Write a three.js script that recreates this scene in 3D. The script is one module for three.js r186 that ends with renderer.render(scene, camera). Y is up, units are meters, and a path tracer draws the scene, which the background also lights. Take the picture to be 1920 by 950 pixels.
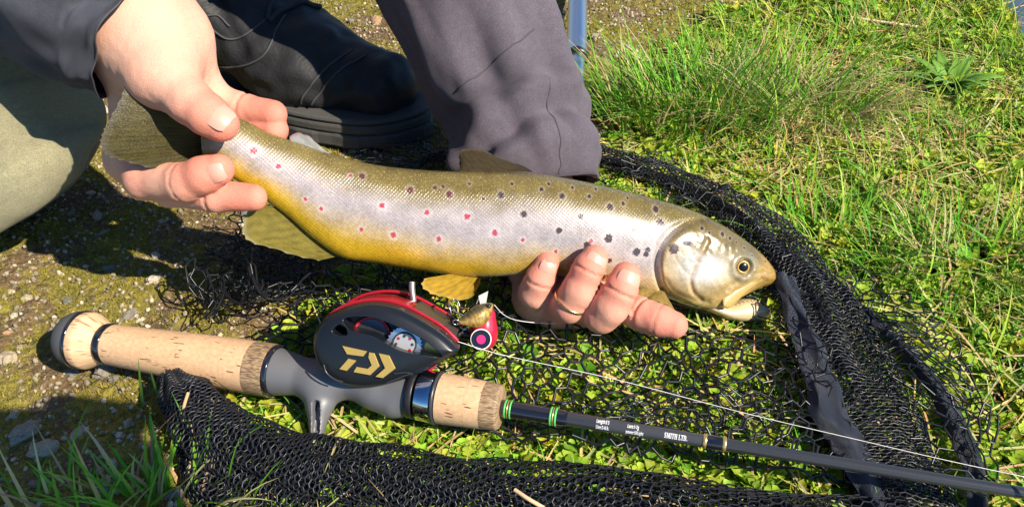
import * as THREE from 'three';
import { Sky } from 'three/addons/objects/Sky.js';
import { mergeGeometries } from 'three/addons/utils/BufferGeometryUtils.js';
import { createNoise3D } from 'simplex-noise';

// ---------------------------------------------------------------- camera, sky, sun, exposure
const scene = new THREE.Scene();
const camera = new THREE.PerspectiveCamera(33.07, 1920 / 950, 0.02, 2000);
camera.position.set(0, 0.33, 0.42238);
camera.lookAt(0, 0, 0);
const SUN = new THREE.Vector3(0.6, 0.645, 0.44).normalize();
const sky = new Sky();
sky.name = 'sky'; sky.userData.kind = 'structure';
sky.scale.setScalar(1000);
sky.material.uniforms.sunPosition.value.copy(SUN);
sky.material.uniforms.turbidity.value = 3;
sky.material.uniforms.rayleigh.value = 1.4;
sky.material.uniforms.mieCoefficient.value = 0.004;
scene.add(sky);
scene.environmentIntensity = 0.1;
const sun = new THREE.DirectionalLight(0xfff3df, 5);
sun.name = 'sun';
sun.position.copy(SUN).multiplyScalar(4);
sun.castShadow = true;
sun.shadow.mapSize.set(4096, 4096);
Object.assign(sun.shadow.camera, { left: -1, right: 1, top: 1, bottom: -1, near: 0.5, far: 8 });
scene.add(sun, sun.target);
const renderer = new THREE.WebGLRenderer({ antialias: true });
renderer.setSize(1024, 506);
renderer.shadowMap.enabled = true;
renderer.toneMapping = THREE.LinearToneMapping;
renderer.toneMappingExposure = 1.85;

// ---------------------------------------------------------------- helpers
let seed = 12345;
function rnd() { seed = (seed + 0x6D2B79F5) | 0; let t = Math.imul(seed ^ (seed >>> 15), 1 | seed); t = (t + Math.imul(t ^ (t >>> 7), 61 | t)) ^ t; return ((t ^ (t >>> 14)) >>> 0) / 4294967296; }
const rr = (a, b) => a + (b - a) * rnd();
const noise = createNoise3D(rnd);
const V = (a, b, c) => Array.isArray(a) ? new THREE.Vector3(a[0], a[1], a[2]) : new THREE.Vector3(a, b, c);
const clamp = (x, a = 0, b = 1) => Math.min(b, Math.max(a, x));
const sstep = (a, b, x) => { const t = clamp((x - a) / (b - a)); return t * t * (3 - 2 * t); };
const lerp = (a, b, t) => a + (b - a) * t;
const mix3 = (a, b, t) => [lerp(a[0], b[0], t), lerp(a[1], b[1], t), lerp(a[2], b[2], t)];
const names = {};
function numbered(n) { const k = names[n] = (names[n] ?? -1) + 1; return k ? `${n}_${String(k).padStart(3, '0')}` : n; }
function mesh(name, geo, mat, parent) { const m = new THREE.Mesh(geo, mat); m.name = parent ? name : numbered(name); m.castShadow = m.receiveShadow = true; (parent ?? scene).add(m); return m; }
function tag(o, label, category, group) { o.userData.label = label; o.userData.category = category; if (group) o.userData.group = group; return o; }
function thing(name, label, category, pos = [0, 0, 0], group) { const g = new THREE.Group(); g.name = numbered(name); g.position.set(...pos); scene.add(g); return tag(g, label, category, group); }
function fbm(x, y, z = 0, o = 4) { let s = 0, a = 0.5; for (let i = 0; i < o; i++) { s += a * noise(x, y, z); x *= 2.03; y *= 2.03; z *= 2.03; a *= 0.5; } return s; }
function interp(pts, x) { // pts sorted by [0]; smooth (Catmull) interpolation of [1]
  const n = pts.length; if (x <= pts[0][0]) return pts[0][1]; if (x >= pts[n - 1][0]) return pts[n - 1][1];
  let i = 0; while (pts[i + 1][0] < x) i++;
  const p1 = pts[i], p2 = pts[i + 1], p0 = pts[i - 1] ?? p1, p3 = pts[i + 2] ?? p2, h = p2[0] - p1[0], t = (x - p1[0]) / h;
  const sl = (p2[1] - p1[1]) / h;
  let m1 = p1 === p0 ? sl : (p2[1] - p0[1]) / (p2[0] - p0[0]), m2 = p3 === p2 ? sl : (p3[1] - p1[1]) / (p3[0] - p1[0]);
  const t2 = t * t, t3 = t2 * t;
  return (2 * t3 - 3 * t2 + 1) * p1[1] + (t3 - 2 * t2 + t) * h * m1 + (-2 * t3 + 3 * t2) * p2[1] + (t3 - t2) * h * m2;
}
function inPoly(x, y, P) { let c = false; for (let i = 0, j = P.length - 1; i < P.length; j = i++) if ((P[i][1] > y) !== (P[j][1] > y) && x < (P[j][0] - P[i][0]) * (y - P[i][1]) / (P[j][1] - P[i][1]) + P[i][0]) c = !c; return c; }
function segDist(x, y, a, b) { const dx = b[0] - a[0], dy = b[1] - a[1], t = clamp(((x - a[0]) * dx + (y - a[1]) * dy) / (dx * dx + dy * dy)); return Math.hypot(x - a[0] - t * dx, y - a[1] - t * dy); }
function polyDist(x, y, P, closed) { let d = 1e9; for (let i = 0; i < P.length - (closed ? 0 : 1); i++) d = Math.min(d, segDist(x, y, P[i], P[(i + 1) % P.length])); return d; }
const sdPoly = (x, y, P) => polyDist(x, y, P, true) * (inPoly(x, y, P) ? -1 : 1);
function smooth2(P, n, closed) { const c = new THREE.CatmullRomCurve3(P.map(p => V(p[0], p[1], 0)), closed, 'catmullrom', 0.5); return c.getPoints(n).map(p => [p.x, p.y]).slice(0, closed ? n : n + 1); }
function geom(pos, idx, uv, col, nor) {
  const g = new THREE.BufferGeometry();
  g.setAttribute('position', new THREE.Float32BufferAttribute(pos, 3));
  if (uv) g.setAttribute('uv', new THREE.Float32BufferAttribute(uv, 2));
  if (col) g.setAttribute('color', new THREE.Float32BufferAttribute(col, 3));
  if (idx) g.setIndex(idx);
  if (nor) g.setAttribute('normal', new THREE.Float32BufferAttribute(nor, 3)); else g.computeVertexNormals();
  return g;
}
// grid surface: f(i/nu, j/nv) -> [x,y,z]; optional closed in v
function grid(nu, nv, f, uvf, colf) {
  const p = [], u = [], c = colf ? [] : null, ix = [];
  for (let i = 0; i <= nu; i++) for (let j = 0; j <= nv; j++) {
    const q = f(i / nu, j / nv); p.push(q[0], q[1], q[2]);
    const t = uvf ? uvf(i / nu, j / nv, q) : [i / nu, j / nv]; u.push(t[0], t[1]);
    if (c) c.push(...colf(i / nu, j / nv, q));
  }
  for (let i = 0; i < nu; i++) for (let j = 0; j < nv; j++) { const a = i * (nv + 1) + j, b = a + nv + 1; ix.push(a, b, a + 1, b, b + 1, a + 1); }
  return geom(p, ix, u, c);
}
// surface nets of an implicit function
function surfNet(f, mn, mx, h) {
  const nx = Math.ceil((mx[0] - mn[0]) / h) + 1, ny = Math.ceil((mx[1] - mn[1]) / h) + 1, nz = Math.ceil((mx[2] - mn[2]) / h) + 1;
  const F = new Float32Array(nx * ny * nz), id = new Int32Array(nx * ny * nz).fill(-1);
  let k = 0;
  for (let z = 0; z < nz; z++) for (let y = 0; y < ny; y++) for (let x = 0; x < nx; x++) F[k++] = f(mn[0] + x * h, mn[1] + y * h, mn[2] + z * h);
  const sx = 1, sy = nx, sz = nx * ny, pos = [], ix = [];
  const cor = [0, sx, sy, sx + sy, sz, sx + sz, sy + sz, sx + sy + sz];
  const E = [[0, 1], [2, 3], [4, 5], [6, 7], [0, 2], [1, 3], [4, 6], [5, 7], [0, 4], [1, 5], [2, 6], [3, 7]];
  for (let z = 0; z < nz - 1; z++) for (let y = 0; y < ny - 1; y++) for (let x = 0; x < nx - 1; x++) {
    const o = x + y * sy + z * sz; let m = 0;
    for (let c = 0; c < 8; c++) if (F[o + cor[c]] < 0) m |= 1 << c;
    if (m === 0 || m === 255) continue;
    let n = 0, ax = 0, ay = 0, az = 0;
    for (const [a, b] of E) { const ia = (m >> a) & 1, ib = (m >> b) & 1; if (ia === ib) continue; const fa = F[o + cor[a]], fb = F[o + cor[b]], t = fa / (fa - fb); n++; ax += lerp(a & 1, b & 1, t); ay += lerp((a >> 1) & 1, (b >> 1) & 1, t); az += lerp(a >> 2, b >> 2, t); }
    id[o] = pos.length / 3; pos.push(mn[0] + (x + ax / n) * h, mn[1] + (y + ay / n) * h, mn[2] + (z + az / n) * h);
  }
  const quad = (a, b, c, d, flip) => { if (a < 0 || b < 0 || c < 0 || d < 0) return; flip ? ix.push(a, c, b, c, d, b) : ix.push(a, b, c, c, b, d); };
  for (let z = 1; z < nz - 1; z++) for (let y = 1; y < ny - 1; y++) for (let x = 1; x < nx - 1; x++) {
    const o = x + y * sy + z * sz, s0 = F[o] < 0;
    if (s0 !== (F[o + sx] < 0)) quad(id[o - sy - sz], id[o - sz], id[o - sy], id[o], !s0);
    if (s0 !== (F[o + sy] < 0)) quad(id[o - sx - sz], id[o - sz], id[o - sx], id[o], s0);
    if (s0 !== (F[o + sz] < 0)) quad(id[o - sx - sy], id[o - sy], id[o - sx], id[o], !s0);
  }
  const nor = new Float32Array(pos.length), e = h * 0.6;
  for (let i = 0; i < pos.length; i += 3) {
    const x = pos[i], y = pos[i + 1], z = pos[i + 2];
    let a = f(x + e, y, z) - f(x - e, y, z), b = f(x, y + e, z) - f(x, y - e, z), c = f(x, y, z + e) - f(x, y, z - e); const l = Math.hypot(a, b, c) || 1;
    nor[i] = a / l; nor[i + 1] = b / l; nor[i + 2] = c / l;
  }
  return geom(pos, ix, null, null, nor);
}
function colourBy(g, fn) { const p = g.attributes.position, c = new Float32Array(p.count * 3); for (let i = 0; i < p.count; i++) { const q = fn(p.getX(i), p.getY(i), p.getZ(i)); c[3 * i] = q[0]; c[3 * i + 1] = q[1]; c[3 * i + 2] = q[2]; } g.setAttribute('color', new THREE.BufferAttribute(c, 3)); return g; }
function uvBy(g, fn) { const p = g.attributes.position, n = g.attributes.normal, c = new Float32Array(p.count * 2); for (let i = 0; i < p.count; i++) { const q = fn(p.getX(i), p.getY(i), p.getZ(i), n.getX(i), n.getY(i), n.getZ(i)); c[2 * i] = q[0]; c[2 * i + 1] = q[1]; } g.setAttribute('uv', new THREE.BufferAttribute(c, 2)); return g; }
const smin = (a, b, k) => { const h = Math.max(k - Math.abs(a - b), 0) / k; return Math.min(a, b) - h * h * k * 0.25; };
function cone(x, y, z, a, b) { // capsule with two radii; a,b = [x,y,z,r]
  const dx = b[0] - a[0], dy = b[1] - a[1], dz = b[2] - a[2], t = clamp(((x - a[0]) * dx + (y - a[1]) * dy + (z - a[2]) * dz) / (dx * dx + dy * dy + dz * dz + 1e-12));
  return Math.hypot(x - a[0] - t * dx, y - a[1] - t * dy, z - a[2] - t * dz) - lerp(a[3], b[3], t);
}
function chainD(x, y, z, P, k = 0) { let d = 1e9; for (let i = 0; i + 1 < P.length; i++) { const c = cone(x, y, z, P[i], P[i + 1]); d = k ? smin(d, c, k) : Math.min(d, c); } return d; }
function tube(P, r, seg, rad = 6, closed = false) { const c = new THREE.CatmullRomCurve3(P.map(p => V(p)), closed, 'centripetal'); return new THREE.TubeGeometry(c, seg ?? P.length * 8, r, rad, closed); }
// lathe along an axis from A in direction dir: prof = [[along, radius]]
function axisLathe(A, dir, prof, seg = 48) {
  const g = new THREE.LatheGeometry(prof.map(([s, r]) => new THREE.Vector2(Math.max(r, 1e-5), s)), seg);
  const q = new THREE.Quaternion().setFromUnitVectors(V(0, 1, 0), dir.clone().normalize());
  g.applyQuaternion(q); g.translate(A.x, A.y, A.z); return g;
}
// cloth tube: path rows [x,y,z,rSide,rUp]; disp(s metres, angle, t) pushes out
function clothTube(path, nu, nv, disp, hint = V(0, 1, 0)) {
  const n = path.length, c = new THREE.CatmullRomCurve3(path.map(p => V(p)), false, 'catmullrom', 0.5), L = c.getLength();
  const rad = t => { const x = t * (n - 1), i = Math.min(n - 2, Math.floor(x)), q = x - i, w = q * q * (3 - 2 * q); return [lerp(path[i][3], path[i + 1][3], w), lerp(path[i][4], path[i + 1][4], w)]; };
  return grid(nu, nv, (t, v) => {
    const p = c.getPoint(t), T = c.getTangent(t), S = V(hint.x, hint.y, hint.z).cross(T).normalize(), U = T.clone().cross(S), a = v * Math.PI * 2, [rs, ru] = rad(t), d = disp ? disp(t * L, a, t) : 0;
    const cs = Math.cos(a), sn = Math.sin(a);
    return [p.x + S.x * cs * (rs + d) + U.x * sn * (ru + d), p.y + S.y * cs * (rs + d) + U.y * sn * (ru + d), p.z + S.z * cs * (rs + d) + U.z * sn * (ru + d)];
  }, (t, v) => [v * 0.32, t * L]);
}
// ---------------------------------------------------------------- textures (grain only)
function dataTex(w, h, fn, srgb, rep) {
  const d = new Uint8Array(w * h * 4);
  for (let y = 0; y < h; y++) for (let x = 0; x < w; x++) { const c = fn(x, y), o = (y * w + x) * 4; d[o] = clamp(c[0]) * 255; d[o + 1] = clamp(c[1]) * 255; d[o + 2] = clamp(c[2]) * 255; d[o + 3] = 255; }
  const t = new THREE.DataTexture(d, w, h); t.magFilter = THREE.LinearFilter; t.minFilter = THREE.LinearMipmapLinearFilter; t.generateMipmaps = true;
  t.wrapS = t.wrapT = THREE.RepeatWrapping; if (rep) t.repeat.set(rep[0], rep[1]); if (srgb) t.colorSpace = THREE.SRGBColorSpace; t.needsUpdate = true; return t;
}
const toS = c => c.map(v => v <= 0.0031308 ? 12.92 * v : 1.055 * Math.pow(Math.max(v, 0), 1 / 2.4) - 0.055);
const hash2 = (x, y) => { const s = Math.sin(x * 127.1 + y * 311.7) * 43758.5453; return s - Math.floor(s); };
const std = (rgb, o = {}) => new THREE.MeshPhysicalMaterial({ color: new THREE.Color().setRGB(...rgb), roughness: 0.6, side: THREE.DoubleSide, ...o });

// ---------------------------------------------------------------- ground: mossy gravel on one side, turf on the other
const TURF_EDGE = [[-.1103,0,.2497],[-.1287,0,.1873],[-.1401,0,.0998],[-.1121,0,.048],[-.037,0,-.0027],[.0493,0,-.0893],[.0833,0,-.1658],[.118,0,-.2593],[.1856,0,-.338],[.3035,0,-.461],[.6117,0,-.7984],[2.2778,0,-1.5869]];
function turfRaw(x, z) { // 0 on the gravel, 1 in the turf
  const P = TURF_EDGE; let d = 1e9, s = 1;
  for (let i = 0; i + 1 < P.length; i++) { const a = [P[i][0], P[i][2]], b = [P[i + 1][0], P[i + 1][2]], q = segDist(x, z, a, b); if (q < d) { d = q; s = ((b[0] - a[0]) * (z - a[1]) - (b[1] - a[1]) * (x - a[0])) > 0 ? 1 : -1; } }
  return sstep(-0.02, 0.03, s * d + 0.02 * fbm(x * 14, z * 14, 3));
}
const TN = 560, turfGrid = new Float32Array(TN * TN);
for (let j = 0; j < TN; j++) for (let i = 0; i < TN; i++) turfGrid[j * TN + i] = turfRaw(i / (TN - 1) * 2.4 - 1.2, j / (TN - 1) * 2.4 - 1.2);
function turf(x, z) { const u = clamp((x + 1.2) / 2.4, 0, 0.9999) * (TN - 1), v = clamp((z + 1.2) / 2.4, 0, 0.9999) * (TN - 1), i = Math.floor(u), j = Math.floor(v), k = j * TN + i, a = u - i, b = v - j; return lerp(lerp(turfGrid[k], turfGrid[k + 1], a), lerp(turfGrid[k + TN], turfGrid[k + TN + 1], a), b); }
const BANK = [[.5286,0,-.5258],[.4734,0,-.376],[.4664,0,-.338],[.4661,0,-.2805]]; // edge of the stream
const streamDist = (x, z) => { const a = BANK[0], b = BANK[3]; const dx = b[0] - a[0], dz = b[2] - a[2], l = Math.hypot(dx, dz); return ((x - a[0]) * dz - (z - a[2]) * dx) / l * -1; };
function groundY(x, z) {
  const g = turf(x, z);
  let h = 0.006 * fbm(x * 7, z * 7, 9) + lerp(0.0035, 0.006, g) * fbm(x * 38, z * 38, 2, 3) + 0.0012 * noise(x * 260, z * 260, 1);
  const w = -streamDist(x, z); // positive on the water side
  return h - 0.06 * sstep(-0.008, 0.02, w);
}
const soilTex = dataTex(2048, 2048, (i, j) => {
  const x = (i / 2048 - 0.5) * 1.3, z = (j / 2048 - 0.5) * 1.3 - 0.1;
  const g = turf(x, z), m = sstep(-0.28, 0.16, fbm(x * 16, z * 16, 5, 4) + 0.25 * noise(x * 150, z * 150, 7)), f = 0.5 + 0.5 * noise(x * 420, z * 420, 2), f2 = hash2(i, j);
  let c = mix3([0.09, 0.055, 0.022], [0.17, 0.11, 0.045], f);
  c = mix3(c, mix3([0.13, 0.12, 0.015], [0.25, 0.2, 0.025], f), m * 0.9);
  const peb = noise(x * 300 + 7, z * 300, 11); if (peb > 0.62 && m < 0.8) c = mix3(c, [0.38, 0.33, 0.25], sstep(0.62, 0.75, peb) * 0.8);
  c = mix3(c, mix3([0.05, 0.06, 0.015], [0.16, 0.12, 0.05], f), g * 0.85);
  return toS(c.map(v => v * (0.75 + 0.5 * f2)));
}, true);
const soilBump = dataTex(1024, 1024, (i, j) => { const x = i / 1024 * 40, y = j / 1024 * 40; const v = 0.5 + 0.35 * fbm(x, y, 4, 4) + 0.2 * (hash2(i, j) - 0.5); return [v, v, v]; }, false, [4, 4]);
{
  // one sheet: fine cells in view, stretching to the horizon
  const N = 420, ax = t => { const s = t * 2 - 1, a = Math.abs(s); return Math.sign(s) * (a < 0.86 ? a / 0.86 * 0.62 : 0.62 + Math.pow((a - 0.86) / 0.14, 4) * 300); };
  const g = grid(N, N, (u, v) => { const x = ax(u), z = ax(v) - 0.1; return [x, Math.abs(x) < 3 && Math.abs(z) < 3 ? groundY(x, z) : -0.06 * sstep(-0.008, 0.02, -streamDist(x, z)), z]; }, (u, v, q) => [q[0] / 1.3 + 0.5, (q[2] + 0.1) / 1.3 + 0.5]);
  g.index.array.reverse(); g.computeVertexNormals();
  var ground = mesh('ground', g, std([1, 1, 1], { map: soilTex, bumpMap: soilBump, bumpScale: 0.004, roughness: 0.95 }));
  ground.userData.kind = 'structure';
}
{ // the stream beyond the bank
  const a = V(BANK[0]), b = V(BANK[3]), dir = b.clone().sub(a).normalize(), out = V(-dir.z, 0, dir.x); if (streamDist(a.x + out.x, a.z + out.z) > 0) out.negate();
  const g = grid(160, 120, (u, v) => { const s = (u - 0.5) * 8, w = -0.03 + Math.pow(v, 2) * 5, x = a.x + dir.x * s + out.x * w, z = a.z + dir.z * s + out.z * w; return [x, -0.014 + 0.002 * fbm(x * 18, z * 30, 3, 3), z]; });
  const w = mesh('stream', g, std([0.06, 0.09, 0.13], { roughness: 0.08, ior: 1.33 })); w.userData.kind = 'structure';
}
// pebbles: pieces of the ground, each its own mesh
const stoneGeos = [];
for (let k = 0; k < 7; k++) {
  const g = new THREE.IcosahedronGeometry(1, 2), p = g.attributes.position, ox = k * 9.1;
  for (let i = 0; i < p.count; i++) { const v = V(p.getX(i), p.getY(i), p.getZ(i)), s = 1 + 0.28 * noise(v.x * 1.1 + ox, v.y * 1.1, v.z * 1.1) + 0.1 * noise(v.x * 3 + ox, v.y * 3, v.z * 3); p.setXYZ(i, v.x * s, v.y * s * 0.62, v.z * s * 0.8); }
  g.computeVertexNormals(); const q = geom(Array.from(p.array), null, Array.from(g.attributes.uv.array)); stoneGeos.push(q);
}
const stoneGrain = dataTex(256, 256, (i, j) => { const v = 0.82 + 0.2 * fbm(i * 0.06, j * 0.06, 1, 4) + 0.12 * (hash2(i, j) - 0.5); return [v, v * 0.98, v * 0.94]; }, true);
const stoneMats = [[0.5, 0.42, 0.3], [0.42, 0.36, 0.28], [0.34, 0.3, 0.24], [0.28, 0.28, 0.27], [0.5, 0.32, 0.18], [0.6, 0.56, 0.48], [0.26, 0.24, 0.21], [0.2, 0.2, 0.2]].map(c => std(c, { roughness: 0.8, map: stoneGrain }));
{
  let n = 0, tries = 0;
  while (n < 300 && tries++ < 20000) {
    const x = rr(-0.52, 0.16), z = rr(-0.42, 0.2); if (turf(x, z) > 0.25 || Math.abs(x) > 0.27 + (0.19 - z) * 0.5) continue;
    const big = rnd(), s = big < 0.06 ? rr(0.0045, 0.0075) : big < 0.4 ? rr(0.0026, 0.0045) : rr(0.0016, 0.0027);
    const m = mesh('pebble', stoneGeos[n % 7], stoneMats[Math.floor(rnd() * 7.99)], ground);
    m.position.set(x, groundY(x, z) + s * 0.12, z); m.rotation.set(rr(-0.3, 0.3), rr(0, 6.28), rr(-0.3, 0.3)); m.scale.set(s * rr(0.9, 1.4), s, s * rr(0.8, 1.2)); n++;
  }
  const K = 16000, im = new THREE.InstancedMesh(new THREE.IcosahedronGeometry(1, 0), std([1, 1, 1], { roughness: 0.9 }), K), M = new THREE.Matrix4(), q = new THREE.Quaternion(), C = new THREE.Color();
  for (let i = 0; i < K; i++) {
    let x, z; do { x = rr(-0.6, 0.3); z = rr(-0.5, 0.22); } while (turf(x, z) > 0.5);
    const s = rr(0.0004, 0.0017); q.setFromEuler(new THREE.Euler(rr(0, 3), rr(0, 3), rr(0, 3)));
    M.compose(V(x, groundY(x, z) + s * 0.2, z), q, V(s * 1.3, s * 0.8, s)); im.setMatrixAt(i, M);
    const t = rnd(), b = rr(0.5, 1.3); C.setRGB(lerp(0.2, 0.42, t) * b, lerp(0.16, 0.36, t) * b, lerp(0.1, 0.26, t) * b); im.setColorAt(i, C);
  }
  im.name = 'grit'; im.userData.kind = 'stuff'; im.castShadow = im.receiveShadow = true; ground.add(im);
}
{ // moss: short fuzzy tufts
  const blades = []; const R = (a, b) => a + (b - a) * rnd();
  for (let i = 0; i < 14; i++) { const a = R(0, 6.28), r = R(0, 0.8), h = R(0.5, 1.1), x = Math.cos(a) * r, z = Math.sin(a) * r, w = 0.13, lx = R(-0.5, 0.5), lz = R(-0.5, 0.5), b = R(0, 3.14), cx = Math.cos(b) * w, cz = Math.sin(b) * w;
    blades.push(geom([x - cx, 0, z - cz, x + cx, 0, z + cz, x + lx, h, z + lz], [0, 1, 2], [0, 0, 1, 0, 0.5, 1])); }
  const K = 34000, im = new THREE.InstancedMesh(mergeGeometries(blades), std([1, 1, 1], { roughness: 0.9, transmission: 0.25 }), K), M = new THREE.Matrix4(), q = new THREE.Quaternion(), C = new THREE.Color();
  for (let i = 0; i < K; i++) {
    let x, z, ok; do { x = rr(-0.6, 0.35); z = rr(-0.48, 0.22); ok = turf(x, z) < 0.7 && fbm(x * 16, z * 16, 5, 4) + 0.25 * noise(x * 150, z * 150, 7) > rr(-0.4, 0.25); } while (!ok);
    const s = rr(0.0012, 0.0026); q.setFromEuler(new THREE.Euler(rr(-0.2, 0.2), rr(0, 6.28), rr(-0.2, 0.2)));
    M.compose(V(x, groundY(x, z) - 0.0002, z), q, V(s, s * 0.9, s)); im.setMatrixAt(i, M);
    const t = rnd(), b = rr(0.7, 1.3); C.setRGB(lerp(0.2, 0.38, t) * b, lerp(0.2, 0.29, t) * b, lerp(0.012, 0.03, t) * b); im.setColorAt(i, C);
  }
  im.name = 'moss'; im.userData.kind = 'stuff'; tag(im, 'yellow green moss growing over the stony soil', 'moss'); im.castShadow = im.receiveShadow = true; scene.add(im);
}

// ---------------------------------------------------------------- landing net
const net = thing('landing_net', 'black landing net with silver handle spread under the trout', 'landing net');
// honeycomb of cords: map(u,v) -> [x,y,z]; keep(u,v) decides which nodes exist
function hexNet(U, Vv, w, r, map, keep, jit = 0.12) {
  const a = w / Math.sqrt(3), rows = Math.ceil(Vv / (1.5 * a)), cols = Math.ceil(U / w), pos = [], nor = [], ix = [];
  const node = new Map();
  const P = (u, v, key) => { let p = node.get(key); if (!p) { const h1 = hash2(key * 0.37, 1.3) - 0.5, h2 = hash2(key * 0.71, 4.7) - 0.5, uu = u + h1 * w * jit * 2, vv = v + h2 * w * jit * 2; p = keep && !keep(uu, vv) ? 0 : map(uu, vv); node.set(key, p); } return p; };
  const edge = (p, q) => { if (!p || !q) return; const d = V(q).sub(V(p)), l = d.length(); if (l < 1e-5 || l > w * 3) return; d.divideScalar(l); const s = Math.abs(d.y) < 0.8 ? V(0, 1, 0).cross(d).normalize() : V(1, 0, 0).cross(d).normalize(), t = d.clone().cross(s), b = pos.length / 3;
    for (const e of [p, q]) for (let k = 0; k < 4; k++) { const c = Math.cos(k * Math.PI / 2), n = Math.sin(k * Math.PI / 2), x = s.x * c + t.x * n, y = s.y * c + t.y * n, z = s.z * c + t.z * n; pos.push(e[0] + x * r, e[1] + y * r, e[2] + z * r); nor.push(x, y, z); }
    for (let k = 0; k < 4; k++) { const k2 = (k + 1) % 4; ix.push(b + k, b + k2, b + 4 + k, b + k2, b + 4 + k2, b + 4 + k); } };
  for (let j = 0; j <= rows; j++) for (let i = -1; i <= cols; i++) {
    const ox = (j % 2) * w / 2, A = P(i * w + ox, j * 1.5 * a, (j * 4000 + i) * 2), B = P(i * w + ox, j * 1.5 * a + a, (j * 4000 + i) * 2 + 1); edge(A, B);
    const o2 = ((j + 1) % 2) * w / 2, i0 = o2 > ox ? i : i; // two nodes of the next row either side of B
    const iL = j % 2 ? i : i - 1, iR = j % 2 ? i + 1 : i;
    for (const q of [iL, iR]) edge(B, P(q * w + o2, (j + 1) * 1.5 * a, ((j + 1) * 4000 + q) * 2));
  }
  return geom(pos, ix, null, null, nor);
}
const cord = std([0.01, 0.011, 0.014], { roughness: 0.33, specularIntensity: 1 });
const fineCord = std([0.011, 0.012, 0.016], { roughness: 0.38, specularIntensity: 0.8 });
const HEAD = [.135,0,.0573]; // the head presses the net down
const bagTop = (x, z) => groundY(x, z) + 0.005 + 0.0055 * (0.5 + 0.5 * noise(x * 22, z * 22, 13)) + 0.003 * noise(x * 60, z * 60, 3) + 0.0095 * turf(x, z) - 0.013 * Math.exp(-(((x - HEAD[0]) / 0.05) ** 2 + ((z - HEAD[2]) / 0.035) ** 2));
const xz = P => P.map(p => [p[0], p[2]]);
function sheet(poly, w, lift, opt = {}) {
  let x0 = 1e9, x1 = -1e9, z0 = 1e9, z1 = -1e9; for (const [x, z] of poly) { x0 = Math.min(x0, x); x1 = Math.max(x1, x); z0 = Math.min(z0, z); z1 = Math.max(z1, z); }
  const ang = opt.ang ?? 0, ca = Math.cos(ang), sa = Math.sin(ang), cx = (x0 + x1) / 2, cz = (z0 + z1) / 2, R = Math.hypot(x1 - x0, z1 - z0) / 2, S = opt.squash ?? 1;
  const loc = (u, v) => { const a = (u - R / S) * S, b = (v - R / S) * S; let x = cx + a * ca - b * sa, z = cz + a * sa + b * ca; const q = opt.swirl ?? 0.006; x += q * noise(x * 16, z * 16, 21); z += q * noise(x * 16, z * 16, 33); return [x, z]; };
  return hexNet(2 * R / S, 2 * R / S, w, opt.r ?? 0.0005, (u, v) => { const [x, z] = loc(u, v), c = opt.crumple ?? 0, h = lift(x, z); return [x + c * noise(u * 15, v * 15, 2), h + Math.max(0, c * (0.5 + noise(u * 17, v * 17, 7))), z + c * noise(u * 15, v * 15, 12)]; }, (u, v) => { const [x, z] = loc(u, v); return inPoly(x, z, poly); }, opt.jit ?? 0.1);
}
const bag = (g) => { const m = mesh('bag_mesh', g, cord, net); m.userData.kind = 'stuff'; return m; };
// the bag lies flat over turf between rod and fish, and bunches up on the gravel side
const flatPoly = xz([[-.1421,0,.0793],[-.1004,0,.0433],[-.0323,0,.0236],[.074,0,-.0027],[.1547,0,-.0027],[.1694,0,.0433],[.1681,0,.1115],[.17,0,.1726],[.1545,0,.1901],[.0598,0,.1741],[-.0154,0,.1602],[-.0904,0,.1404],[-.1327,0,.119]]);
bag(sheet(flatPoly, 0.0092, (x, z) => bagTop(x, z), { ang: 0.3, jit: 0.07, r: 0.00078 }));
bag(sheet(xz([[.0106,0,.1404],[.0776,0,.1369],[.1457,0,.1115],[.1595,0,.1404],[.1572,0,.1815],[.085,0,.1726],[.0052,0,.157]]), 0.0088, (x, z) => bagTop(x, z) + 0.005, { ang: 1.1, swirl: 0.012 }));
bag(sheet(xz([[-.1708,0,.0133],[-.1498,0,-.0111],[-.1076,0,-.0027],[-.0525,0,.0133],[-.0255,0,.0336],[-.0609,0,.0618],[-.0947,0,.0793],[-.1293,0,.0835],[-.1657,0,.0793],[-.1764,0,.0573]]), 0.0088, (x, z) => groundY(x, z) + 0.018, { crumple: 0.018, squash: 0.78, swirl: 0.012, ang: 0.7 }));
bag(sheet(xz([[-.1741,0,.0133],[-.148,0,-.0027],[-.1068,0,.0027],[-.0816,0,.0433],[-.1065,0,.0793],[-.1504,0,.0814],[-.1736,0,.0618]]), 0.0088, (x, z) => groundY(x, z) + 0.006, { crumple: 0.012, squash: 0.75, swirl: 0.012, ang: 2 }));
bag(sheet(xz([[-.1614,0,-.0027],[-.1362,0,-.0111],[-.0985,0,.0133],[-.0914,0,.0618],[-.1243,0,.0793],[-.1584,0,.0618]]), 0.0088, (x, z) => groundY(x, z) + 0.034, { crumple: 0.018, squash: 0.85, swirl: 0.012, ang: 1.4 }));
bag(sheet(xz([[-.1052,0,-.1107],[-.0792,0,-.1242],[-.0399,0,-.1296],[-.0227,0,-.0893],[-.0214,0,-.0434],[-.0713,0,-.0434],[-.1137,0,-.0893]]), 0.0086, (x, z) => groundY(x, z) + 0.008, { crumple: 0.008, squash: 0.6, swirl: 0.02, ang: 0.4 }));
bag(sheet(xz([[.0613,0,-.0977],[.1062,0,-.0637],[.144,0,-.0162],[.1584,0,.0236],[.1539,0,.0793],[.1363,0,.1038],[.1223,0,.0433],[.0834,0,-.0254],[.0512,0,-.0624]]), 0.0088, (x, z) => bagTop(x, z) + 0.012, { ang: 0.9, swirl: 0.01, crumple: 0.004, squash: 0.95, r: 0.00045 }));
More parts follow.
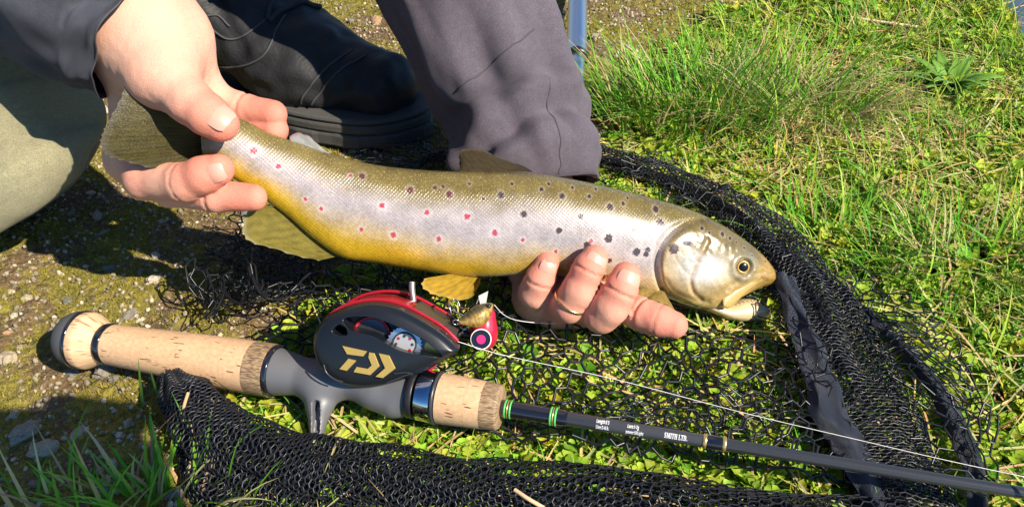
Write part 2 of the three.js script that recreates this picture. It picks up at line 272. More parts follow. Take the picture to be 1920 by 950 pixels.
bag(sheet(xz([[.148,0,-.0027],[.1652,0,.0159],[.162,0,.0618],[.1597,0,.1115],[.1602,0,.1471],[.146,0,.1602],[.1429,0,.1115],[.1386,0,.0618]]), 0.0088, (x, z) => bagTop(x, z) + 0.014, { ang: 0.2, swirl: 0.01, crumple: 0.008, squash: 0.85 }));
bag(sheet(xz([[-.1804,0,.0573],[-.1694,0,.0312],[-.1423,0,.0236],[-.111,0,.0361],[-.0975,0,.0618],[-.1056,0,.0844],[-.1544,0,.0885],[-.174,0,.0793]]), 0.0088, (x, z) => groundY(x, z) + 0.026, { crumple: 0.02, squash: 0.8, swirl: 0.012, ang: 2.4, r: 0.00058 }));
// the slack that spills outside the rim on the turf side
bag(sheet(xz([[.1868,0,.048],[.2094,0,.055],[.226,0,.0918],[.2313,0,.1404],[.2252,0,.1664],[.2088,0,.1985],[.1756,0,.1985],[.1831,0,.1334]]), 0.009, (x, z) => bagTop(x, z) + 0.006, { ang: 0.5, swirl: 0.012 }));
bag(sheet(xz([[.1819,0,.0433],[.2008,0,.0433],[.219,0,.0793],[.2264,0,.1263],[.22,0,.1726],[.1931,0,.1901],[.1914,0,.1404]]), 0.009, (x, z) => bagTop(x, z) + 0.012, { ang: 1.7, swirl: 0.018, crumple: 0.004, squash: 0.8 }));
// rim cover of finer mesh: a flattened tube of net round the hoop; rows x,y,z,halfWidth,halfHeight
function rimTube(rows, w, off, seedK, r = 0.00046, arc = 1) {
  const c = new THREE.CatmullRomCurve3(rows.map(p => V(p))), L = c.getLength(), n = rows.length; let girth = 0; for (const p of rows) girth += Math.PI * (p[3] + p[4]) * 1.05; girth *= arc / n;
  const around = Math.max(8, Math.round(girth / w)), W = girth / around;
  const fr = t => { t = clamp(t); const p = c.getPoint(t), T = c.getTangent(t), S = T.clone().cross(V(0, 1, 0)).normalize(), x = t * (n - 1), i = Math.min(n - 2, Math.floor(x)), q = sstep(0, 1, x - i); return [p, T, S, T.clone().cross(S).negate(), lerp(rows[i][3], rows[i + 1][3], q), lerp(rows[i][4], rows[i + 1][4], q)]; };
  return hexNet(girth - (arc < 1 ? 0 : W * 0.5), L, W, r, (u, v) => { const [p, T, S, N, hw, hh] = fr(v / L), a = (u / girth * arc + (1 - arc) / 2 - (arc < 1 ? 0.25 : 0)) * Math.PI * 2, f = 1 + off; const fold = 0.0028 * noise(v * 22 + seedK, Math.cos(a) * 1.3, Math.sin(a) * 1.3) * Math.min(1, hw / 0.015) + 0.0008 * Math.sin(a * 7 + v * 40 + seedK);
    const sx = Math.cos(a) * (hw * f + fold), sy = Math.sin(a) * (hh * f + fold * 0.9); const q = V(p.x + S.x * sx + N.x * sy, p.y + S.y * sx + N.y * sy, p.z + S.z * sx + N.z * sy); q.y = Math.max(q.y, groundY(q.x, q.z) + 0.002); return q.toArray(); }, null, 0.03);
}
const rim = (g) => { const m = mesh('rim_mesh', g, fineCord, net); m.userData.kind = 'stuff'; return m; };
const rimRight = [[.0194,.012,-.1162,.008,.006],[.0619,.014,-.0924,.0085,.006],[.0911,.016,-.0725,.0095,.007],[.1194,.018,-.0471,.0105,.008],[.1425,.02,-.0163,.012,.009],[.1574,.02,.0126,.0145,.009],[.1675,.018,.0478,.0185,.009],[.172,.016,.0857,.021,.009],[.1739,.014,.1217,.0225,.0085],[.1744,.012,.1539,.023,.008],[.1747,.012,.1817,.022,.008],[.1696,.012,.2118,.02,.008]];
const rimNear = [[-.1681,.022,.1279,.006,.006],[-.1566,.02,.1415,.012,.012],[-.1366,.016,.1589,.0155,.012],[-.1078,.014,.1719,.016,.0105],[-.0775,.013,.178,.016,.01],[-.0383,.013,.1839,.0155,.01],[0,.013,.1896,.0155,.01],[.0446,.014,.1931,.0155,.0105],[.1008,.014,.204,.016,.0105],[.1662,.014,.2131,.016,.0105]];
rim(rimTube(rimRight, 0.0027, 0, 1, 0.00042, 0.6)); rim(rimTube(rimRight.slice(5), 0.003, -0.3, 7, 0.00042, 0.5));
rim(rimTube(rimNear, 0.0033, 0, 4, 0.00046, 0.72)); rim(rimTube(rimNear, 0.0033, -0.35, 11, 0.00046, 0.72));
// loose skirt hanging from the near rim toward the bottom
rim(rimTube([[-.1518,.008,.1472,.012,.006],[-.1284,.008,.1727,.02,.007],[-.0959,.008,.1874,.022,.007],[-.0474,.008,.193,.022,.007],[.0093,.008,.2012,.02,.007],[.077,.008,.2143,.02,.007]], 0.0034, 0, 21, 0.0005));
rim(rimTube([[-.1456,.006,.1521,.011,.005],[-.1227,.006,.1771,.018,.006],[-.0906,.006,.1916,.02,.006],[-.0423,.006,.1985,.02,.006],[.0093,.006,.2052,.018,.006]], 0.0034, 0, 31, 0.0005));
// edge binding of the rim cover, and the slim outer strip
const tape = dataTex(256, 256, (i, j) => { const v = 0.5 + 0.4 * Math.sin(i * 0.8) * Math.sin(j * 0.8) + 0.2 * (hash2(i, j) - 0.5); return [v, v, v]; }, false, [60, 60]);
const bindMat = std([0.016, 0.02, 0.034], { roughness: 0.34, bumpMap: tape, bumpScale: 0.0003 });
const strip = (rows, fold, o) => { const c = new THREE.CatmullRomCurve3(rows.map(p => V(p))), n = rows.length, L = c.getLength(); return grid(160, 24, (t, v) => { const p = c.getPoint(t), S = c.getTangent(t).cross(V(0, 1, 0)).normalize(), x = t * (n - 1), i = Math.min(n - 2, Math.floor(x)), hw = lerp(rows[i][3], rows[i + 1][3], x - i), s = (v - 0.5) * 2; const d = fold * Math.sin(t * 9 + o) + 0.5 * fold * noise(t * 6, s, o); return [p.x + S.x * (s * hw + d), p.y + 0.003 * (1 - s * s) + 0.0012 * noise(t * 4, s * 0.5, o + 3) + 0.001 * Math.min(1, hw / 0.006) * Math.sin(s * 5 + t * 7 + o + 2 * noise(t * 5, 0, o)), p.z + S.z * (s * hw + d)]; }, (t, v) => [v * 0.03, t * L]); };
mesh('binding', strip([[.1523,.03,.0599,.005],[.1488,.028,.0883,.0068],[.1479,.026,.1178,.008],[.1512,.023,.1418,.0088],[.1559,.02,.1638,.0088],[.1572,.018,.1862,.008],[.1534,.018,.2081,.007]], 0.003, 2), bindMat, net);
mesh('binding', strip([[.1661,.014,.0205,.003],[.1803,.013,.0442,.0035],[.193,.013,.0673,.004],[.204,.014,.0939,.0042],[.212,.014,.121,.0048],[.2139,.014,.149,.0055],[.2108,.013,.1735,.0055],[.2023,.012,.1986,.005]], 0.0014, 8), bindMat, net);
const hoopMat = std([0.02, 0.02, 0.022], { roughness: 0.4, metalness: 0.3 });
for (const P of [rimRight, rimNear]) mesh('hoop', tube(P.map(p => [p[0], p[1] - 0.003, p[2]]), 0.0042, 160, 8), hoopMat, net);
{ // telescopic handle
  const a = V([.0457,.02,-.1147]), b = V([.1324,.045,-1.4232]), dir = b.clone().sub(a).normalize(), L = a.distanceTo(b), at = p => p;
  const k1 = V([.0516,.022,-.175]).distanceTo(a), k2 = V([.0548,.024,-.2355]).distanceTo(a);
  const metal = std([0.62, 0.66, 0.72], { metalness: 1, roughness: 0.34 }), plastic = std([0.015, 0.015, 0.017], { roughness: 0.35 });
  mesh('handle_tube', axisLathe(a, dir, [[0, 0.0052], [k1, 0.0052], [k1, 0.0066], [k2, 0.0066], [k2 + 0.0001, 0.0088], [L * 0.62, 0.0088], [L, 0.0088]], 32), metal, net);
  mesh('joint', axisLathe(a, dir, [[k1 - 0.014, 0.0053], [k1 - 0.012, 0.0072], [k1 + 0.006, 0.0078], [k1 + 0.008, 0.0068]], 28), plastic, net);
  mesh('joint_ring', axisLathe(a, dir, [[k2 - 0.003, 0.0068], [k2 - 0.003, 0.0096], [k2 + 0.001, 0.0098], [k2 + 0.003, 0.009]], 28), plastic, net);
  mesh('socket', axisLathe(a, dir, [[-0.03, 0.006], [-0.01, 0.0075], [0, 0.0075], [0.02, 0.006], [0.022, 0.005]], 24), plastic, net);
  mesh('grip', axisLathe(a, dir, [[L, 0.0089], [L + 0.001, 0.012], [L + 0.2, 0.012], [L + 0.205, 0.008], [L + 0.206, 0]], 24), plastic, net);
}

// ---------------------------------------------------------------- the trout
const [FO, FX, FY, FZ] = [[-.0381,.0684,.0532],[.9945,0,-.1045],[-.0538,.8572,-.5122],[.0896,.515,.8525]];
const fishW = (x, y, z0) => { const z = z0 + 0.95 * Math.min(0, x - 0.045) ** 2; return [FO[0] + FX[0] * x + FY[0] * y + FZ[0] * z, FO[1] + FX[1] * x + FY[1] * y + FZ[1] * z, FO[2] + FX[2] * x + FY[2] * y + FZ[2] * z]; };
const asc = P => P.slice().sort((a, b) => a[0] - b[0]);
const fTop = asc([[.1832,-.0467],[.1824,-.0437],[.18,-.0393],[.174,-.0321],[.1666,-.0254],[.1577,-.0187],[.1474,-.0119],[.1342,-.0055],[.1196,-0],[.108,.0038],[.0792,.0121],[.0507,.0183],[.0224,.0207],[-.0055,.0232],[-.0326,.0278],[-.0534,.0344],[-.0685,.0406],[-.0831,.0471],[-.0924,.0528],[-.0994,.0556],[-.1067,.0544],[-.1117,.051]]);
const fBot = asc([[.1832,-.0473],[.1807,-.0498],[.1737,-.0515],[.166,-.0542],[.1605,-.0565],[.1556,-.0592],[.1507,-.0621],[.1416,-.0618],[.1312,-.0584],[.1208,-.0538],[.1061,-.0501],[.0915,-.0449],[.0769,-.0407],[.048,-.0355],[.0192,-.035],[-.009,-.0299],[-.0363,-.0228],[-.0522,-.0186],[-.0646,-.0084],[-.0765,.0043],[-.0859,.0128],[-.0974,.0227],[-.1042,.0281],[-.1088,.0305],[-.1133,.0331]]);
const fX0 = fTop[0][0], fX1 = fTop[fTop.length - 1][0];
const fThick = asc([[.1833,-.0407],[.18,-.0405],[.1663,-.0396],[.1483,-.0384],[.1303,-.0372],[.1066,-.0356],[.0627,-.0327],[.0195,-.0298],[-.0227,-.0265],[-.0526,-.0238],[-.0735,-.0219],[-.0937,-.0199],[-.1083,-.0183],[-.1178,-.0173]].map((p, i) => [p[0], [0.0015, 0.006, 0.0115, 0.0155, 0.0172, 0.0185, 0.0205, 0.02, 0.017, 0.0135, 0.0105, 0.0085, 0.007, 0.0055][i]]));
const opercle = smooth2([[.1366,-.0122],[.1293,-.0135],[.1212,-.0175],[.1155,-.0236],[.1133,-.0303],[.1137,-.0369],[.1163,-.0442],[.1219,-.0506],[.131,-.0558]], 40);
const preop = smooth2([[.1395,-.0215],[.1353,-.028],[.1316,-.0352],[.1294,-.0422],[.1312,-.0489],[.1363,-.0533]], 24);
const subop = smooth2([[.1208,-.0288],[.1244,-.0347],[.1286,-.0384]], 10);
const gular = smooth2([[.1153,-.0398],[.1203,-.0473],[.1282,-.0522],[.1398,-.0553]], 16);
const cheekLine = smooth2([[.1723,-.0414],[.1605,-.0429],[.1517,-.0466],[.1442,-.0521]], 12);
const latLine = asc([[.1178,-.015],[.0757,-.0049],[.037,.0016],[-.001,.0073],[-.0323,.0169],[-.0572,.0269],[-.081,.038],[-.104,.0438]]);
const eyeC = [.1597,-.0375];
const inHead = (x, y) => { // signed distance to the gill cover edge, positive on the head side
  let best = 1e9, s = 1; for (let i = 0; i + 1 < opercle.length; i++) { const d = segDist(x, y, opercle[i], opercle[i + 1]); if (d < best) { best = d; const a = opercle[i], b = opercle[i + 1]; s = ((b[0] - a[0]) * (y - a[1]) - (b[1] - a[1]) * (x - a[0])) > 0 ? 1 : -1; } }
  return s * best;
};
function fishRelief(x, y) { // metres pushed out of the flank
  let d = 0; const hx0 = opercle[15][0];
  if (x > hx0 - 0.015) {
    const q = inHead(x, y), low = sstep(0.006, -0.004, y - opercle[0][1]);
    d += low * (0.0028 * sstep(-0.0016, 0.0010, q) * sstep(0.05, 0.004, q) - 0.0026 * Math.exp(-((q + 0.0018) ** 2) / 0.0000022));
    const pd = polyDist(x, y, preop); d -= 0.0013 * Math.exp(-(pd * pd) / 0.0000012);
    const sd = polyDist(x, y, subop); d -= 0.0005 * Math.exp(-(sd * sd) / 0.0000006);
    const gd = polyDist(x, y, gular); d -= 0.0009 * Math.exp(-(gd * gd) / 0.0000016);
    const cd = polyDist(x, y, cheekLine); d -= 0.0008 * Math.exp(-(cd * cd) / 0.0000014);
    const e = Math.hypot(x - eyeC[0], (y - eyeC[1]) * 1.1); d += 0.0013 * Math.exp(-((e - 0.0066) ** 2) / 0.0000035) - 0.0024 * sstep(0.006, 0.003, e);
    d += 0.00025 * noise(x * 200, y * 260, 4) * sstep(0, 0.01, q);
  }
  return d;
}
function fishBody() {
  const nu = 420, nv = 110;
  return grid(nu, nv, (u, v) => {
    const t = u, e = 1 - Math.pow(1 - t, 1.0), x = lerp(fX0, fX1, e);
    const yt = interp(fTop, x), yb = interp(fBot, x), yc = (yt + yb) / 2, hy = Math.max((yt - yb) / 2, 0.0002), w = interp(fThick, x) * Math.min(1, hy / 0.004);
    const a = v * Math.PI * 2, cs = Math.cos(a), sn = Math.sin(a), y = yc + hy * sn;
    let z = w * Math.sign(cs) * Math.pow(Math.abs(cs), 0.82);
    z += Math.sign(cs) * sstep(0.02, 0.5, Math.abs(cs)) * fishRelief(x, y);
    return fishW(x, y, z);
  }, (u, v) => { const x = lerp(fX0, fX1, u), yt = interp(fTop, x), yb = interp(fBot, x); return [(x + 0.15) / 0.36, ((yt + yb) / 2 + (yt - yb) / 2 * Math.sin(v * Math.PI * 2) + 0.07) / 0.14]; });
}
const redSpots = [[-.0882,.0379,4.5],[-.0776,.0296,3],[-.0661,.0128,2.4],[-.0288,.0073,3.4],[-.0067,.0023,3.4],[.0135,-.001,4],[-.0243,-.0079,3.6],[-.0017,-.0115,3.4],[.027,-.0101,4],[.0412,-.0147,2.8],[-.0435,.0229,2.2],[.0581,-.0219,2.5],[-.0401,-.004,2.8],[-.0588,.0076,2.4],[.0766,-.0175,2.6]];
const darkSpots = [[-.0379,.0223,3.6],[-.0145,.0139,4.4],[.0052,.0105,4.2],[.0313,.0086,4.2],[.0424,-.0014,4.4],[.06,-.0108,4.2],[.0718,-.0046,4],[.0631,.0062,3.6],[.0527,.0103,2.6],[.088,-.0009,4.2],[.0956,.0003,2.6],[.0776,.0053,2.6],[.0859,-.0167,5.6],[.1005,-.0123,5.8],[.1145,-.0114,6.2],[.1006,-.0249,5.4],[.1131,-.0038,4],[.0745,-.0196,4.6],[.0863,-.0285,3.4],[.1067,-.0245,4],[.1057,-.0267,3.6],[.1277,-.0207,7.6],[.1198,-.0245,7],[.145,-.0224,2],[.1528,-.0217,2.2],[.1407,-.0176,1.8],[.1608,-.0274,1.8],[.1565,-.024,1.4],[.1651,-.0317,1.4],[.1485,-.0192,3],[.1368,-.0151,2.4],[.1846,-.0044,2],[-.0019,.0144,2.6],[.0158,.0152,2],[.0222,.0075,2],[.0377,.014,2.2],[.0022,.0147,2.2],[.057,.0128,2],[.0694,.0102,2],[.0986,.003,1.8],[.0819,.0086,1.8]];
const FW = 2048, FH = 796;
const pxs = 0.0004; // metres for one unit of spot size
const fishTex = dataTex(FW, FH, (i, j) => {
  const x = i / FW * 0.36 - 0.15, y = j / FH * 0.14 - 0.07;
  const yt = interp(fTop, x), yb = interp(fBot, x), t = clamp((y - yb) / (yt - yb)), n = fbm(x * 60, y * 60, 1, 3), n2 = noise(x * 500, y * 500, 8), wob = 0.06 * fbm(x * 25, y * 40, 6, 3);
  if (y > yt + 0.006 || y < yb - 0.02) return [0.4, 0.35, 0.2];
  const k = clamp((x - fX0) / (fX1 - fX0)), tt = t + wob;
  const head = x > opercle[15][0] - 0.003 ? sstep(-0.0006, 0.0006, inHead(x, y)) : 0;
  // skin pigment: olive back, silver-lilac flank, butter-yellow belly
  const back = [0.135, 0.098, 0.02], flank = mix3([0.33, 0.285, 0.28], [0.38, 0.33, 0.31], sstep(0.4, 0.75, k)), belly = mix3([0.42, 0.26, 0.014], [0.5, 0.36, 0.09], sstep(0.5, 0.95, k));
  const lo = lerp(0.42, 0.22, sstep(0.1, 0.7, k)), hi = lerp(0.72, 0.70, k);
  let c = mix3(belly, flank, sstep(lo - 0.24, lo + 0.16, tt + 0.05 * n2));
  c = mix3(c, back, sstep(hi - 0.14, hi + 0.14, tt + 0.04 * n2) * 0.96);
  c = mix3(c, [0.68, 0.62, 0.42], sstep(0.08, 0.0, t) * sstep(0.3, 0.6, k) * 0.7);
  c = mix3(c, [0.17, 0.125, 0.025], sstep(0.06, 0.0, k));
  c = c.map((v, q) => v * (1 + 0.3 * n + 0.14 * n2));
  // pale scale flecks over the back
  const fl = noise(x * 900, y * 900, 3); if (t > hi - 0.05 && fl > 0.55) c = mix3(c, [0.5, 0.4, 0.14], 0.55 * sstep(0.55, 0.8, fl));
  const ll = Math.abs(y - interp(latLine, x)); c = mix3(c, [0.25, 0.22, 0.2], 0.22 * Math.exp(-ll * ll / 2.5e-7) * (1 - head));
  if (head) { // head: golden cheek, silver gill cover, brown crown
    const hn = 0.5 + 0.5 * fbm(x * 90, y * 90, 9, 3), crown = sstep(0.52, 0.74, t + 0.12 * n);
    let h = mix3([0.33, 0.2, 0.045], [0.42, 0.31, 0.13], hn);
    const sil = Math.exp(-((x - opercle[20][0] - 0.02) ** 2 / 0.00022 + (y - eyeC[1] - 0.004) ** 2 / 0.00012)) + 0.8 * Math.exp(-((x - eyeC[0] + 0.022) ** 2 / 0.0001 + (y - eyeC[1] - 0.001) ** 2 / 0.00005));
    h = mix3(h, [0.46, 0.44, 0.4], clamp(sil * 0.95));
    h = mix3(h, [0.12, 0.088, 0.024], crown * 0.95);
    const snout = sstep(eyeC[0] + 0.006, eyeC[0] + 0.017, x); h = mix3(h, [0.3, 0.17, 0.03], snout * 0.75);
    const es = Math.hypot(x - eyeC[0], y - eyeC[1]); h = mix3(h, [0.22, 0.19, 0.12], sstep(0.011, 0.007, es) * 0.7);
    const st = polyDist(x, y, preop); h = mix3(h, [0.34, 0.2, 0.09], 0.65 * Math.exp(-st * st / 7e-7));
    const so = polyDist(x, y, subop); h = mix3(h, [0.36, 0.28, 0.16], 0.6 * Math.exp(-so * so / 3e-7));
    c = mix3(c, h.map(v => v * (1 + 0.35 * n + 0.12 * n2)), head);
  }
  for (const s of redSpots) { const r = Math.hypot(x - s[0], y - s[1]), R = s[2] * pxs * (1 + 0.3 * noise(x * 700, y * 700, s[0] * 50)); if (r < R * 2.6) { c = mix3(c, [0.66, 0.6, 0.62], 0.22 * sstep(R * 2.4, R * 1.5, r)); c = mix3(c, [0.36, 0.02, 0.035], 0.92 * sstep(R * 1.15, R * 0.75, r)); } }
  for (const s of darkSpots) { const r = Math.hypot(x - s[0], y - s[1]), R = s[2] * pxs * (1 + 0.3 * noise(x * 700, y * 700, s[0] * 50)); if (r < R * 2.2) { c = mix3(c, [0.6, 0.55, 0.5], 0.14 * sstep(R * 2.1, R * 1.4, r)); c = mix3(c, x < 0.02 ? [0.09, 0.018, 0.022] : [0.035, 0.016, 0.02], 0.93 * sstep(R * 1.12, R * 0.8, r)); } }
  return toS(c);
}, true);
const scaleBump = dataTex(FW, FH, (i, j) => {
  const x = i / FW * 0.36 - 0.15, y = j / FH * 0.14 - 0.07, hd = x > opercle[15][0] - 0.003 ? sstep(0.0012, -0.0008, inHead(x, y)) : 1;
  const S = 0.002, a = (x + y) / S + 0.25 * noise(x * 70, y * 70, 3), b = (x - y) / S + 0.25 * noise(x * 70, y * 70, 5), fa = a - Math.floor(a), fb = b - Math.floor(b);
  const v = (1 - Math.max(fa, 1 - fb) ** 3) * (0.75 + 0.25 * hash2(Math.floor(a), Math.floor(b)));
  const q = lerp(0.5 + 0.12 * noise(x * 700, y * 700, 2), v, hd); return [q, q, q];
});
const roughTex = dataTex(1024, 398, (i, j) => { const x = i / 1024 * 0.36, y = j / 398 * 0.14; const v = 0.55 + 0.28 * fbm(x * 220, y * 220, 2, 4); return [v, v, v]; });
const fish = thing('trout', 'spotted brown trout with yellow belly held over the black net', 'fish');
const fishSkin = std([1, 1, 1], { map: fishTex, bumpMap: scaleBump, bumpScale: 0.00011, roughness: 0.5, roughnessMap: roughTex, metalness: 0.1, specularIntensity: 0.7, clearcoat: 0.6, clearcoatRoughness: 0.22 });
{
  // lower jaw joins the body as one surface
  const jt = asc([[.1269,-.0512],[.1448,-.056],[.1538,-.0591],[.1645,-.0574],[.172,-.0585],[.1772,-.0613],[.1793,-.0645]]), jb = asc([[.1267,-.0566],[.1387,-.0607],[.1476,-.0646],[.1566,-.0683],[.1657,-.0701],[.1734,-.0698],[.178,-.0677],[.1793,-.0651]]);
  const x0 = jt[0][0], x1 = jt[jt.length - 1][0];
  const jaw = grid(60, 40, (u, v) => { const x = lerp(x0, x1, u), yt = interp(jt, x), yb = interp(jb, x), a = v * Math.PI * 2, hy = (yt - yb) / 2, w = lerp(0.004, 0.0105, sstep(0, 0.4, u)) * Math.sqrt(clamp(1 - Math.pow(u, 3.2))) + 0.0006; return fishW(x, (yt + yb) / 2 + hy * Math.sin(a), w * Math.sign(Math.cos(a)) * Math.pow(Math.abs(Math.cos(a)), 0.8)); },
    (u, v, q) => { const x = lerp(x0, x1, u); return [(x + 0.15) / 0.36, (lerp(interp(jb, x), interp(jt, x), 0.5 + 0.5 * Math.sin(v * 6.2832)) + 0.07) / 0.14]; });
  const jawPaint = std([0.56, 0.44, 0.24], { roughness: 0.4, clearcoat: 0.6, clearcoatRoughness: 0.3, bumpMap: roughTex, bumpScale: 0.0004 });
  const body = mesh('body', fishBody(), fishSkin, fish);
  const jw = mesh('lower_jaw', jaw, jawPaint, fish);
  // tongue and mouth lining between the jaws
  const lining = new THREE.SphereGeometry(1, 24, 16); const lc = [.1614,-.0602]; lining.scale(0.007, 0.0022, 0.006); lining.rotateZ(0.2);
  { const p = lining.attributes.position; for (let i = 0; i < p.count; i++) p.setXYZ(i, ...fishW(lc[0] + p.getX(i), lc[1] + p.getY(i), p.getZ(i))); lining.computeVertexNormals(); }
  mesh('tongue', lining, std([0.5, 0.34, 0.25], { roughness: 0.4 }), jw);
  for (let k = 0; k < 12; k++) { const q = lerp(0.5, 0.97, k / 11), x = lerp(x0, x1, q), g = new THREE.ConeGeometry(0.0005, 0.0016, 5), p = fishW(x, interp(jt, x) + 0.0004, 0.0095 * Math.sqrt(clamp(1 - Math.pow(q, 3.2)))); g.translate(...p); mesh('tooth', g, jawPaint, jw); }
  // maxilla: the long plate along the upper jaw
  for (const sd of [1, -1]) {
    const m0 = [.1728,-.0447], m1 = [.1478,-.057];
    const g = grid(40, 14, (u, v) => { const hw = 0.0011 + 0.004 * Math.pow(u, 0.8) * Math.sqrt(clamp(1 - Math.pow(u, 9))), o = (v - 0.5) * 2, bend = -0.0016 * Math.sin(u * Math.PI);
      const dx = m1[0] - m0[0], dy = m1[1] - m0[1], l = Math.hypot(dx, dy), nx = -dy / l, ny = dx / l, x = m0[0] + dx * u + nx * (o * hw + bend), y = m0[1] + dy * u + ny * (o * hw + bend);
      return fishW(x, y, sd * (lerp(0.0078, 0.0152, Math.pow(u, 0.75)) + 0.0016 * Math.sqrt(clamp(1 - o * o)) - 0.001)); }, (u, v) => [u, v]);
    mesh('upper_jaw_plate', g, std([0.44, 0.28, 0.07], { roughness: 0.42, clearcoat: 0.6, clearcoatRoughness: 0.3, bumpMap: roughTex, bumpScale: 0.0004 }), fish);
  }
  for (const sd of [1, -1]) {
    const ez = sd * 0.0108, put = (g, dz) => { const p = g.attributes.position, n = []; for (let i = 0; i < p.count; i++) { const q = fishW(eyeC[0] + p.getX(i), eyeC[1] + p.getY(i), ez + sd * (p.getZ(i) + dz)); p.setXYZ(i, ...q); } g.computeVertexNormals(); return g; };
    const e = new THREE.SphereGeometry(1, 28, 20); e.scale(0.0046, 0.0044, 0.0032);
    const eye = mesh('eye', put(e, 0), std([0.1, 0.075, 0.03], { roughness: 0.12, clearcoat: 1, clearcoatRoughness: 0.04 }), fish);
    const iris = new THREE.TorusGeometry(0.00285, 0.0006, 10, 32); iris.scale(1, 1, 0.5); mesh('iris', put(iris, 0.0026), std([0.5, 0.3, 0.08], { roughness: 0.3, metalness: 0.4 }), eye);
    const pu = new THREE.SphereGeometry(1, 24, 16); pu.scale(0.0027, 0.0025, 0.0008); mesh('pupil', put(pu, 0.0027), std([0.004, 0.004, 0.006], { roughness: 0.25, specularIntensity: 0.5 }), eye);
  }
  const nos = new THREE.SphereGeometry(0.0011, 12, 8); nos.scale(1, 0.7, 0.5); nos.translate(...fishW([.1737,-.0362][0], [.1737,-.0362][1], 0.0072)); mesh('nostril', nos, std([0.05, 0.035, 0.015]), fish);
}
// fins: thin rayed membranes; base and edge run the same way
function fin(name, base, edge, rays, z0, z1, rgb, rim, o = {}) { // rays show as darker streaks
  const B = new THREE.CatmullRomCurve3(base.map(p => V(p[0], p[1], 0))), E = new THREE.CatmullRomCurve3(edge.map(p => V(p[0], p[1], 0)), false, 'catmullrom', 0.5);
  const nu = rays * 6, nv = 22, sides = [];
  for (const sd of [1, -1]) sides.push(grid(nu, nv, (u, v) => {
    const b = B.getPoint(u), e = E.getPoint(u), vv = Math.pow(v, 0.9), x = lerp(b.x, e.x, vv), y = lerp(b.y, e.y, vv);
    const ray = Math.abs(Math.sin(u * rays * Math.PI)), scal = v > 0.9 ? 0.0008 * (ray - 0.5) * (v - 0.9) * 10 : 0;
    const th = lerp(0.0009, 0.00022, v) + 0.00005 * (1 - v * 0.7) * ray, zz = lerp(z0, z1, v) + (o.bow ?? 0.0025) * Math.sin(u * Math.PI) * v + 0.0009 * Math.sin(u * 7) * v * v;
    return fishW(x + scal, y + scal * 0.4, zz + sd * th);
  }, null, (u, v) => { const ray = Math.pow(Math.abs(Math.sin(u * rays * Math.PI)), 3), n = 0.9 + 0.2 * noise(u * 9, v * 5, z0 * 900); return mix3(mix3(rgb, rgb.map(q => q * 0.35), (o.streak ?? 0.45) * ray * (0.5 + 0.5 * noise(u * 6, v * 3, 4))), rim, sstep(0.88, 1, v) * 0.7).map(q => q * n); }));
  return mesh(name, mergeGeometries(sides), std([1, 1, 1], { vertexColors: true, roughness: o.rough ?? 0.5, specularIntensity: o.spec ?? 0.25, bumpMap: roughTex, bumpScale: 0.0006, transmission: o.tr ?? 0 }), fish);
}
fin('tail_fin', [[-.1057,.0543],[-.1081,.0485],[-.1112,.041],[-.1138,.0323]], [[-.142,.073],[-.143,.0661],[-.1483,.056],[-.1519,.0492],[-.1533,.0439],[-.1516,.0391],[-.1446,.036],[-.1318,.0314],[-.1178,.0297]], 18, 0, 0.003, [0.05, 0.04, 0.007], [0.08, 0.07, 0.05], { streak: 0.9, rough: 0.36, spec: 0.3 });
fin('adipose_fin', [[-.0522,.0333],[-.0573,.0352],[-.0623,.0373]], [[-.0596,.039],[-.0636,.0441],[-.0686,.0456],[-.0726,.0434],[-.0723,.0402]], 3, 0, 0.001, [0.5, 0.5, 0.46], [0.55, 0.12, 0.2], { tr: 0.3 });
fin('dorsal_fin', [[.0508,.0191],[.0394,.0198],[.0252,.0203],[.0117,.0208]], [[.0467,.0222],[.0341,.0271],[.0245,.0318],[.0175,.033],[.0124,.0319],[.012,.0258]], 11, 0, -0.006, [0.06, 0.042, 0.018], [0.12, 0.095, 0.07], { tr: 0.25 });
fin('anal_fin', [[-.0543,-.0181],[-.061,-.0125],[-.0694,-.0031],[-.0765,.0049],[-.0812,.0093]], [[-.0628,-.019],[-.073,-.0156],[-.0841,-.0105],[-.0931,-.007],[-.0971,-.0023],[-.096,.0051],[-.0932,.0096],[-.09,.0115]], 10, 0, 0.004, [0.15, 0.12, 0.02], [0.26, 0.22, 0.12]);
fin('pelvic_fin', [[.0199,-.0321],[.0173,-.0331],[.0142,-.0314]], [[.0185,-.0355],[.0141,-.0427],[.0077,-.0442],[-.0007,-.0421],[-.0074,-.0398],[-.0119,-.0354],[-.0102,-.0318]], 9, 0.003, 0.012, [0.36, 0.22, 0.02], [0.4, 0.28, 0.07]);
fin('pectoral_fin', [[.1157,-.0457],[.1127,-.0479],[.1104,-.0453]], [[.1213,-.0586],[.1155,-.054],[.1075,-.0511],[.1018,-.0519],[.099,-.0484],[.1015,-.0453]], 8, 0.009, 0.016, [0.26, 0.18, 0.05], [0.36, 0.27, 0.12]);

